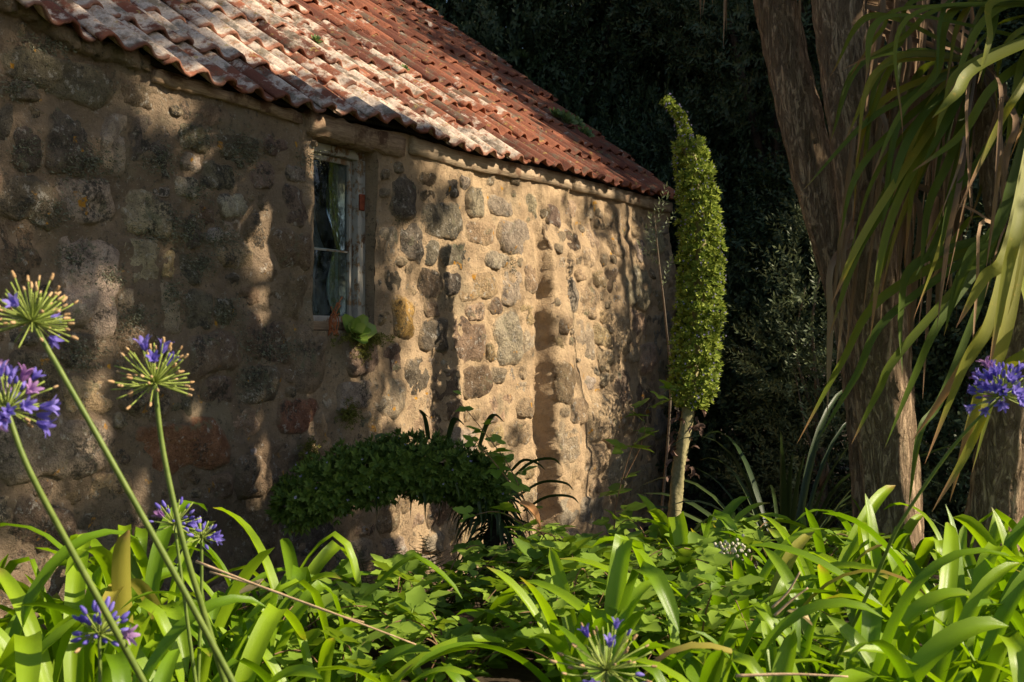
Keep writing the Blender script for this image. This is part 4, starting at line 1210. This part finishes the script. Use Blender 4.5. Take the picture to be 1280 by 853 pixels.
for (u0, v0, u1, v1) in [(640,600,690,575),(650,620,705,605),(655,640,712,622),(640,590,670,580),(600,560,618,520),(560,555,570,525),(535,550,525,515),(500,560,470,548)]:
    pts = [px(u0, v0, 6.5), px((u0+u1)/2, (v0+v1)/2-8, 6.45), px(u1, v1, 6.4), px(u1+12, v1+8, 6.4)]
    V, F, uv = ribbon(bezier(pts, 12), strap_w(.03, 0.8, .5), 0.35, 0.8)
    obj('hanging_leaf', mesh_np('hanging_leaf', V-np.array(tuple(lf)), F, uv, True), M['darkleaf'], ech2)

# ------------------------------------------------------------------ dark strap-leaved clump and light-tipped shrub below the trunks
lx = Vector((1.75, 7.7, gh(1.7, 7.7)))
flax = thing('flax_clump', 'dark clump of long arching strap leaves in shade behind the trunks', 'plant', lx)
for k in range(46):
    a = random.uniform(0, 2*math.pi); el = random.uniform(0.7, 1.45)
    d = (math.cos(a)*math.cos(el), math.sin(a)*math.cos(el), math.sin(el))
    path = droop_path(d, random.uniform(1.1, 1.9), random.uniform(0.7, 1.6), 12)+np.array((math.cos(a)*.08, math.sin(a)*.08, 0))
    V, F, uv = ribbon(path, strap_w(random.uniform(.025, .05), .8, .5), 0.25, random.uniform(-.8, .8))
    obj('leaf', mesh_np('leaf', V, F, uv, True), M['flax'], flax)
sprO = [sprig(22, 0.30, 0.055, 0.015, 40+k, 0.1) for k in range(3)]
def shrub(label, loc, lumps, n, mat, sp=sprO, group=None):
    t_ = thing('shrub', label, 'shrub', loc, group)
    tree_crown('crown', n, lumps, sp, mat, t_, None, 0.3, .8, 1.35)
    limb_set(t_, M['twig'], 0, lumps, 0.04)
    return t_
shrub('loose grey-green shrub with upright shoots between the spike and the trunks', (2.55, 9.9, -0.38),
      [L_(0, 0, .8, .4, .6), L_(-.2, .1, 1.5, .35, .6), L_(.25, 0, 1.4, .35, .6), L_(-.1, .1, 2.2, .25, .5), L_(.15, .2, 2.7, .2, .45), L_(-.3, 0, .5, .4, .4)], 520, M['oliveleaf'])
shrub('dark shrub filling the corner behind the echium stem', (2.05, 11.5, -0.38),
      [L_(0, 0, .7, .7, .6), L_(.3, .1, 1.5, .7, .7), L_(.6, 0, .6, .7, .6), L_(.5, .2, 2.3, .6, .6), L_(.9, .3, 3.0, .6, .7)], 1900, M['bushleaf'], sprB)
shrub('dark shrub under the palm lily trunks', (3.7, 9.8, -0.38),
      [L_(0, 0, .7, .7, .6), L_(.3, .1, 1.5, .6, .7), L_(-.4, 0, .6, .6, .5), L_(.2, .2, 2.3, .5, .6)], 1500, M['bushleaf'], sprB)
# wall-side sprig
lw_ = px(822, 420, 9.6); lw_.z = gh(lw_.x, lw_.y)
t_ = thing('sapling', 'thin grey-green sapling leaning out between wall and spike', 'shrub', lw_)
stp = bezier([lw_, px(838, 500, 9.6), px(832, 400, 9.55), px(824, 330, 9.5), px(818, 270, 9.5)], 20)
V, F, uv = tube(stp, lambda t: 0.012-0.008*t, 6); obj('stem', mesh_np('stem', V-np.array(tuple(lw_)), F), M['twig'], t_)
pp_ = stp[[12, 14, 15, 16, 17, 18, 19]]; tv, tf = sprO[0]
V, F, uv = merge(tv, tf, frames(np.array([(random.uniform(-.8, .8), -.3, .8) for _ in pp_]), True, np.full(len(pp_), .9)), pp_)
obj('leaves', mesh_np('leaves', V-np.array(tuple(lw_)), F), M['oliveleaf'], t_)

# ------------------------------------------------------------------ agapanthus bed
def aga_leaf(seed):
    r = random.Random(seed)
    el = r.choice([1.4, 1.3, 1.15, 1.0, 0.8]); L = r.uniform(0.56, 0.88)
    d = (math.cos(el), r.uniform(-.12, .12), math.sin(el))
    n = 15; path = [np.zeros(3)]; dd = norm(d); g_ = r.uniform(1.2, 4.8); kink = r.random() < 0.25; kp = r.uniform(.5, .75)
    for k in range(n-1):
        t = k/(n-1)
        bend = g_*L/(n-1)*(0.35+1.7*t)
        if kink and abs(t-kp) < 0.06: bend += 0.9
        dd = norm(dd+np.array([0, 0, -bend])); path.append(path[-1]+dd*L/(n-1))
    w = r.uniform(0.040, 0.063)
    def wf(t):
        a = 0.62+0.38*min(1, t/0.35); b = 1 if t < 0.72 else max(0.03, math.sqrt(max(0, 1-((t-0.72)/0.28)**2)))
        return w*a*b
    V, F, uv = ribbon(np.array(path), wf, r.uniform(.14, .26), r.uniform(-.55, .55), across=5)
    return mesh_np('leaf', V, F, uv, True)
aga_meshes = [aga_leaf(k) for k in range(34)]
for m_ in aga_meshes: m_.materials.append(M['aga'])
aga_y = [aga_leaf(100+k) for k in range(4)]
for m_ in aga_y: m_.materials.append(M['agayellow'])
def clump(x, y, n, sc=1.0):
    u = 640+FPX*x/y
    where = 'before the window wall' if u < 440 else ('before the brambles' if u < 860 else 'before the palm trunks')
    row = 'at the bed\'s front edge' if y < 3.3 else ('in mid bed' if y < 4.4 else 'at the bed\'s back')
    lab = f'clump of bright strap leaves {row} {where}'; grp = f'clumps {row} {where}'
    z = gh(x, y)-0.01
    t_ = thing('agapanthus', lab, 'plant', (x, y, z), grp)
    a0 = random.uniform(0, 6.28)
    for k in range(n):
        a = a0+k*2.4+random.uniform(-.4, .4); s = sc*random.uniform(.78, 1.12)
        me = random.choice(aga_meshes) if random.random() > 0.035 else random.choice(aga_y)
        m4 = Matrix.Translation((math.cos(a)*.05, math.sin(a)*.05, 0)) @ Matrix.Rotation(a, 4, 'Z') @ Matrix.Rotation(random.uniform(-.2, .2), 4, 'X') @ Matrix.Scale(s, 4)
        obj('leaf', me, None, t_, m4)
        if me in aga_y and 'yellow' not in t_['label']:
            t_['label'] = t_['label'].replace('clump of bright', 'clump of partly yellowed'); t_['group'] = t_['group']+', with yellowed leaves'
    return t_
def wall_x(y): return W0.x+DV.x/DV.y*(y-W0.y)
pts = []
tries = 0
while tries < 6000:
    tries += 1
    y = random.uniform(2.75, 6.3); x = random.uniform(-0.50*y, 0.60*y)
    u = 640+FPX*x/y
    if x < wall_x(y)+0.45: continue
    if 440 < u < 860 and y > 4.25: continue            # brambles
    if u <= 440 and y > 5.1: continue
    if u > 1150 and y > 5.7: continue
    if 410 < u < 640 and y > 3.6: continue
    if 540 < u < 860 and y > 3.75 and (y > 4.4 or random.random() < 0.75): continue
    if any((x-a)**2+(y-b)**2 < (0.235+0.015*b)**2 for a, b in pts): continue
    pts.append((x, y))
for x, y in pts: clump(x, y, random.randint(11, 15), random.uniform(.95, 1.15)*(1.05 if y > 3.4 else 0.84)*(0.8 if 380 < 640+FPX*x/y < 700 else 1))

# flower heads
def floret_mesh(seed):
    r = random.Random(seed); parts = []
    for k in range(6):
        a = k*math.pi/3
        ca, sa = math.cos(a), math.sin(a)
        op = r.uniform(.8, 1.2)
        path = [(0, 0, 0), (ca*.004, sa*.004, .010), (ca*.006, sa*.006, .020), (ca*.013*op, sa*.013*op, .031), (ca*.022*op, sa*.022*op, .036)]
        parts.append(ribbon(bezier(path, 7), lambda t: 0.003+0.010*math.sin(math.pi*min(1, .1+.85*t)), .15, 0, (ca, sa, 0.2)))
    V, F, uv = join(parts); return mesh_np('floret', V, F, uv, True)
def bud_mesh():
    V, F, uv = tube(bezier([(0, 0, 0), (0, .001, .012), (.001, 0, .026)], 8), lambda t: .0015+.0045*math.sin(math.pi*min(1, .1+.85*t)), 7); return mesh_np('bud', V, F, uv, True)
def pod_mesh():
    V, F, uv = tube(bezier([(0, 0, 0), (0, .001, .007), (.001, 0, .016)], 7), lambda t: .0018+.0022*math.sin(math.pi*min(1, .2+.7*t)), 7); return mesh_np('seed_pod', V, F, uv, True)
FLO = [floret_mesh(k) for k in range(4)]
for m_ in FLO: m_.materials.append(M['petal'])
WIL = [floret_mesh(20+k) for k in range(2)]
for m_ in WIL: m_.materials.append(M['pink'])
BUD = bud_mesh(); BUD.materials.append(M['petal']); POD = pod_mesh(); POD.materials.append(M['pod'])
def flower(label, u, v, y, stem_px, R_, nped, nflo, nbud, npod, stem_r=0.0065, droop=0.0, tiltv=(0, 0, 1)):
    c = px(u, v, y)
    pts = [px(*p) for p in stem_px]
    b = pts[0]; dr_ = (pts[0]-pts[1]).normalized()
    if dr_.z < -0.2: b = b+dr_*((b.z-gh(b.x, b.y))/-dr_.z)
    root = Vector((b.x, b.y, gh(b.x, b.y)))
    t_ = thing('agapanthus_flower', label, 'flower', root)
    path = bezier([root]+pts+[c], 26)
    V, F, uv = tube(path, lambda t: stem_r*(1.25-.4*t), 10)
    obj('stem', mesh_np('stem', V-np.array(tuple(root)), F, uv, True), M['agastem'], t_)
    parts = []; kinds = ['f']*nflo+['b']*nbud+['p']*npod+['n']*(nped-nflo-nbud-npod)
    random.shuffle(kinds)
    for k, kd in enumerate(kinds):
        g_ = (k+.5)/nped; ph = k*2.39996
        el = math.asin(max(-1, 1-g_*1.62)); 
        d = Vector((math.cos(ph)*math.cos(el), math.sin(ph)*math.cos(el), math.sin(el)))
        d = (d+Vector([random.gauss(0, .1) for _ in range(3)])+Vector(tiltv)*.15).normalized()
        L = R_*random.triangular(.5, 1.2, 1.0)*(0.8 if kd in 'fb' else 1)
        pth = droop_path(tuple(d), L, random.uniform(-5, 3)+droop, 7)+np.array(tuple(c-root))
        parts.append(tube(pth, lambda t: .0013+.0005*t, 5))
        e = Vector(pth[-1]); dd = (Vector(pth[-1])-Vector(pth[-2])).normalized()
        if kd == 'n': continue
        me = random.choice(FLO) if kd == 'f' else BUD if kd == 'b' else POD
        nm = {'f': 'floret', 'b': 'bud', 'p': 'seed_pod'}[kd]
        if kd == 'f' and random.random() < .15: me = random.choice(WIL)
        m4 = Matrix.Translation(e) @ dd.to_track_quat('Z', 'Y').to_matrix().to_4x4() @ Matrix.Rotation(random.uniform(0, 6), 4, 'Z') @ Matrix.Scale(random.uniform(.65, 1.0), 4)
        obj(nm, me, None, t_, m4)
    V, F, uv = join(parts)
    o = obj('pedicels', mesh_np('pedicels', V-0, F, uv, True), M['pedicel'], t_); o['kind'] = 'stuff'
    return t_
flower('faded agapanthus head of bare green spokes with brown seed tips on a slanting stem', 40, 402, 2.5, [(300, 870, 2.6), (225, 730, 2.55), (130, 560, 2.5)], .086, 92, 3, 0, 52)
flower('half-faded agapanthus head of green spokes with two violet florets left', 193, 478, 2.8, [(262, 790, 2.85), (232, 690, 2.8), (205, 570, 2.8)], .092, 84, 4, 0, 46)
flower('violet agapanthus head in full bloom hanging among the faded heads', 8, 512, 2.45, [(140, 780, 2.55), (85, 680, 2.5), (35, 585, 2.45)], .088, 60, 26, 12, 6)
flower('violet agapanthus head in full bloom before the leaning palm lily trunk', 1252, 494, 3.4, [(1095, 720, 3.7), (1125, 655, 3.6), (1190, 560, 3.5)], .088, 70, 38, 16, 0, .005)
flower('young agapanthus head with violet buds low among the leaves below the window', 218, 655, 3.5, [(236, 790, 3.5), (228, 730, 3.5)], .070, 46, 2, 14, 0, .005)
flower('small agapanthus head with yellow-green spokes beside the low budding one', 252, 672, 3.6, [(250, 790, 3.6), (252, 740, 3.6)], .055, 40, 2, 16, 0, .005)
flower('agapanthus head with dark violet buds standing in front of all leaves', 124, 792, 2.6, [(124, 900, 2.6), (125, 850, 2.6)], .060, 44, 1, 30, 2, .004)
flower('faded agapanthus head with few violet florets at the edge of the bramble', 758, 838, 2.7, [(760, 960, 2.7), (760, 900, 2.7)], .105, 56, 4, 5, 26, .006)

# ------------------------------------------------------------------ brambles
def bramble_leaf(seed):
    r = random.Random(seed); V, F = [], []
    def leaflet(base, ang, L):
        b = len(V); n = 6; ca, sa = math.cos(ang), math.sin(ang)
        dz = r.uniform(-.25, .1)
        rows = []
        for i in range(n+1):
            t = i/n; w = 0.36*L*math.sin(math.pi*min(1, (t**0.8)*0.93+.05))*(1.0+(0.10 if i % 2 else -.10))
            if i == n: w = 0.0
            y = t*L; z = dz*L*t*t
            for sx in (-1, 0, 1):
                x = sx*w; zz = z+abs(sx)*w*0.30
                V.append((base[0]+y*ca-x*sa, base[1]+y*sa+x*ca, base[2]+zz))
        for i in range(n):
            for j in range(2):
                k = b+i*3+j; F.append((k, k+1, k+4, k+3))
    leaflet((.035, 0, .0), 0, r.uniform(.058, .075)); leaflet((.03, .004, 0), 1.25, r.uniform(.042, .056)); leaflet((.03, -.004, 0), -1.25, r.uniform(.042, .056))
    b = len(V); V.extend([(0, -.001, 0), (.036, -.001, 0), (.036, .001, .001), (0, .001, .001)]); F.append((b, b+1, b+2, b+3))
    return mesh_np('leaf', np.array(V), np.array(F), None, True)
BL = [bramble_leaf(k) for k in range(6)]
for m_ in BL: m_.materials.append(M['bramble'])
def bramble(label, loc, canes, group=None, lsc=1.0, step=0.07):
    lo = Vector(loc)
    t_ = thing('bramble', label, 'plant', lo, group)
    for pts in canes:
        P = bezier(pts, 24)
        V, F, uv = tube(P, lambda t: .0045-.003*t, 5)
        obj('cane', mesh_np('cane', V-np.array(tuple(lo)), F, uv, True), M['cane'], t_)
        L = np.linalg.norm(np.diff(P, axis=0), axis=1).sum(); n = int(L/step)
        for k in range(2, n+1):
            t = k/n; p = P[min(23, int(t*23))]; a = k*2.4+random.uniform(-.5, .5)
            m4 = Matrix.Translation(Vector(p)-lo) @ Matrix.Rotation(a, 4, 'Z') @ Matrix.Rotation(random.uniform(-.7, .3), 4, 'Y') @ Matrix.Rotation(random.uniform(-.5, .5), 4, 'X') @ Matrix.Scale(lsc*random.uniform(.75, 1.2)*(1-.35*t**4), 4)
            obj('leaf', random.choice(BL), None, t_, m4)
BG_ = 'brambles in the middle of the bed'
for (x, y) in [(-.62, 4.3), (-.35, 4.7), (-.1, 5.1), (.2, 4.5), (.25, 5.3), (.55, 4.9), (.7, 5.6), (1.0, 5.2), (.9, 4.5), (.45, 6.0), (1.15, 6.0), (-.35, 5.5), (0.0, 5.8), (1.35, 5.6), (-.75, 4.8), (.65, 4.3), (-.2, 4.3), (-.5, 5.1), (.5, 5.25)]:
    z = gh(x, y); cs = []
    for k in range(8):
        a = random.uniform(0, 6.28); r_ = random.uniform(.2, .5); h = random.uniform(.24, .50)*(1 if x > 0.1 else .75)
        cs.append([(x, y, z), (x+.3*r_*math.cos(a), y+.3*r_*math.sin(a), z+h*.8), (x+.75*r_*math.cos(a), y+.75*r_*math.sin(a), z+h), (x+1.25*r_*math.cos(a), y+1.25*r_*math.sin(a), z+h*.72)])
    where = 'at the foot of the fallen echium' if x < 0.1 and y > 5 else ('near the upright echium stem' if y > 5.25 else ('beside the dry stalk' if x < 0 else 'between the strap leaf clumps'))
    bramble('low bramble with three-lobed green leaves '+where, (x, y, z), cs, BG_+' '+where, 1.45, .06)
b = px(775, 700, 7.2)
bramble('thin bramble shoot climbing beside the upright echium stem', (b.x, b.y, gh(b.x, b.y)), [[Vector((b.x, b.y, gh(b.x, b.y))), px(768, 660, 7.2), px(775, 610, 7.2), px(795, 545, 7.2), px(815, 500, 7.2), px(842, 485, 7.2)], [px(780, 600, 7.2), px(800, 560, 7.2), px(808, 530, 7.2)]], None, 1.7, .09)
b = px(668, 700, 5.8)
bramble('bramble shoot rising in front of the fallen echium', (b.x, b.y, gh(b.x, b.y)), [[Vector((b.x, b.y, gh(b.x, b.y))), px(660, 650, 5.8), px(640, 590, 5.8), px(605, 540, 5.8), px(566, 492, 5.8)], [px(650, 620, 5.8), px(615, 575, 5.75), px(588, 545, 5.7)], [px(664, 660, 5.8), px(620, 640, 5.7), px(575, 650, 5.7)]], None, 1.35, .075)

# ferns
def frond(L, seed):
    r = random.Random(seed); parts = []
    P = droop_path((.55, 0, .84), L, 1.6, 26)
    parts.append(tube(P, lambda t: .003-.002*t, 4))
    T = norm(np.gradient(P, axis=0))
    for k in range(3, 26):
        t = k/25; w = L*.24*math.sin(math.pi*min(1, .12+.88*t))*(1.1-.4*t)+.004
        for sg in (-1, 1):
            d = norm(np.array([0, sg, 0])+T[k]*.35+np.array([0, 0, -.15])); q = np.array([P[k], P[k]+d*w*.5, P[k]+d*w])
            parts.append(ribbon(bezier(q, 4), lambda t: .014*(1-t*.9), .1, 0, (0.2, 0.1, 1)))
    V, F, uv = join(parts); return mesh_np('frond', V, F, uv)
FR = [frond(random.uniform(.38, .5), k) for k in range(4)]
for m_ in FR: m_.materials.append(M['fern'])
for (u, v, y) in [(515, 770, 6.2), (605, 765, 6.3), (470, 770, 6.1), (672, 740, 6.4), (560, 790, 6.0), (690, 690, 6.9)]:
    p = px(u, v, y); t_ = thing('fern', 'dark fern with feathered fronds at the foot of the shaded wall', 'fern', (p.x, p.y, gh(p.x, p.y)), 'ferns at the wall foot')
    for k in range(6):
        obj('frond', random.choice(FR), None, t_, Matrix.Rotation(k*1.05+random.uniform(-.3, .3), 4, 'Z') @ Matrix.Rotation(random.uniform(-.35, .1), 4, 'Y') @ Matrix.Scale(random.uniform(.85, 1.25), 4))

# ------------------------------------------------------------------ small plants on sill and roof
def succ(name, label, loc, mat, size, nrm, group=None, n=16, wf=.62):
    t_ = thing(name, label, 'plant', loc, group)
    q = Vector(nrm).to_track_quat('Z', 'Y').to_matrix().to_4x4()
    for k in range(n):
        a = k*2.4; f = k/n; el = 0.15+1.05*f; L = size*(1-.45*f)
        d = (math.cos(a)*math.cos(el), math.sin(a)*math.cos(el), math.sin(el))
        path = np.array([np.array(d)*L*t+np.array([0, 0, L*.22*t*t]) for t in np.linspace(0, 1, 6)])
        V, F, uv = ribbon(path, lambda t: L*wf*math.sin(math.pi*min(1, .12+.76*t**.8)), .16, 0, (0, 0, 1), 5)
        obj('leaf', mesh_np('leaf', V, F, uv, True), mat, t_, q)
    return t_
sp_ = W(1.80, WZ0-0.01, 0.03)
succ('succulent', 'fresh yellow-green succulent rosette on the window sill', sp_+Vector((0, 0, .0)), M['succulent'], .13, (.55, -.75, .45), None, 9, .95)
tv, tf = sprig(8, .02, .02, .006, 3)
loc_ = np.array([tuple(W(random.gauss(1.88, .12), WZ0-0.02-abs(random.gauss(0, .03)), .03+random.uniform(0, .03))) for _ in range(260)]+[tuple(W(*wall_hit(random.gauss(x, 5), random.gauss(y, 6))[:2], .04)) for x, y in ((425, 520), (432, 515), (376, 570), (447, 440), (380, 560)) for _ in range(60)])
V, F, uv = merge(tv, tf, frames(np.tile(tuple(NV), (len(loc_), 1))+rng.normal(size=loc_.shape)*.4), loc_)
tag(obj('moss', mesh_np('moss', V, F), M['moss']), 'yellowish moss on the window sill edge and stones below it', 'moss', kind='stuff')
rw = W(1.60, WZ0-0.03, 0.03)
t_ = thing('dry_weed', 'red dry weed stalks at the left end of the window sill', 'weed', rw)
for k in range(9):
    P = bezier([(random.uniform(-.03, .03), random.uniform(-.02, .02), 0), (random.uniform(-.03, .03), random.uniform(-.03, .02), .09), (random.uniform(-.05, .05), random.uniform(-.04, .02), random.uniform(.12, .24))], 9)
    V, F, uv = tube(P, lambda t: .002+.003*math.sin(t*14)**2, 5)
    obj('stalk', mesh_np('stalk', V, F, uv), M['redweed'], t_)
def roof_hit(u, v):
    d = Vector(((u-640)/FPX, 1, (426.5-v)/FPX)); o = Vector((0, 0, EYE))
    t = (Rf(3, 1)-o).dot(RN)/d.dot(RN); return o+d*t
for (u, v, r_) in [(610, 40, .14), (648, 78, .13), (664, 86, .15), (690, 152, .10), (702, 160, .14), (714, 163, .12), (726, 176, .11), (500, 95, .05), (390, 60, .05)]:
    p = roof_hit(u, v)+RN*.05
    succ('succulent', 'round green succulent rooted between the roof tiles', p, M['rsucculent'], r_, (RN+Vector((.2, -.5, 0))), 'succulents on the roof', 18)

# ------------------------------------------------------------------ dry stalks and cream buds in the bed
def stalk(label, pts, r_=.004):
    P = bezier([px(*p) for p in pts], 16)
    V, F, uv = tube(P, lambda t: r_*(1.1-.5*t), 6)
    c = P[0]
    o = obj('dry_stalk', mesh_np('dry_stalk', V-c, F, uv, True), M['straw']); o.location = c
    tag(o, label, 'stalk', 'dry stalks among the leaves')
SL1 = 'tan dry stalk slanting across the strap leaves below the fallen echium'
stalk(SL1, [(245, 702, 3.5), (330, 735, 3.45), (420, 768, 3.4), (520, 806, 3.4)])
stalk(SL1, [(262, 715, 3.5), (340, 738, 3.48), (400, 762, 3.42), (455, 778, 3.4)], .003)
SL2 = 'tan dry stalk lying between the strap leaves before the trunks'
for p in ([(920, 845, 3.0), (990, 843, 3.0), (1060, 846, 3.0)], [(968, 770, 3.6), (990, 750, 3.6), (1010, 735, 3.6)], [(965, 760, 3.6), (985, 740, 3.6), (1000, 715, 3.6)]): stalk(SL2, p)
p = px(912, 690, 5.0)
root = Vector((p.x, p.y, gh(p.x, p.y)))
t_ = thing('bud_cluster', 'cluster of small cream buds above the leaves beside the echium foot', 'flower', root)
P = bezier([root, root.lerp(p, .5)+Vector((.02, 0, 0)), p], 12)
V, F, uv = tube(P, .004, 6); obj('stem', mesh_np('stem', V-np.array(tuple(root)), F), M['cane'], t_)
parts = []
for k in range(60):
    q = p-root+Vector((random.gauss(0, .045), random.gauss(0, .03), random.gauss(0, .022)))
    V, F, uv = tube(bezier([tuple(q), tuple(q+Vector((0, 0, .007))), tuple(q+Vector((0.001, 0, .014)))], 5), lambda t: .001+.006*math.sin(math.pi*min(1, .1+.8*t)), 6)
    parts.append((V, F, uv))
V, F, uv = join(parts); o = obj('buds', mesh_np('buds', V, F, None, True), M['whitebud'], t_); o['kind'] = 'stuff'

# fallen leaves caught in the bed
for (lab, pts, w, mt) in [('curled orange-brown dead leaf caught on the bramble', [(650, 628, 5.3), (664, 640, 5.25), (676, 662, 5.25)], .05, 'deadorange'),
                          ('pale folded dry leaf caught among the strap leaves', [(300, 742, 3.7), (318, 736, 3.65), (330, 724, 3.65)], .035, 'straw2'),
                          ('tan dry leaf lying under the bud cluster', [(985, 765, 3.7), (1000, 770, 3.65), (1015, 782, 3.65)], .04, 'straw2')]:
    P = bezier([px(*p) for p in pts], 10)
    V, F, uv = ribbon(P, lambda t: w*math.sin(math.pi*min(1, .1+.85*t)), .4, 1.0, (0.2, -.8, .5), 5)
    c = P[0]
    if mt not in M:
        M[mt] = leaf_mat(mt, (0.42, 0.20, 0.08), (0.52, 0.27, 0.11), trans=.2, rough=.7, spec=.1, vein=0) if mt == 'deadorange' else leaf_mat(mt, (0.48, 0.36, 0.18), (0.6, 0.46, 0.26), trans=.2, rough=.7, spec=.1, vein=0)
    o = obj('dead_leaf', mesh_np('dead_leaf', V-c, F, uv, True), M[mt]); o.location = c
    tag(o, lab, 'leaf')
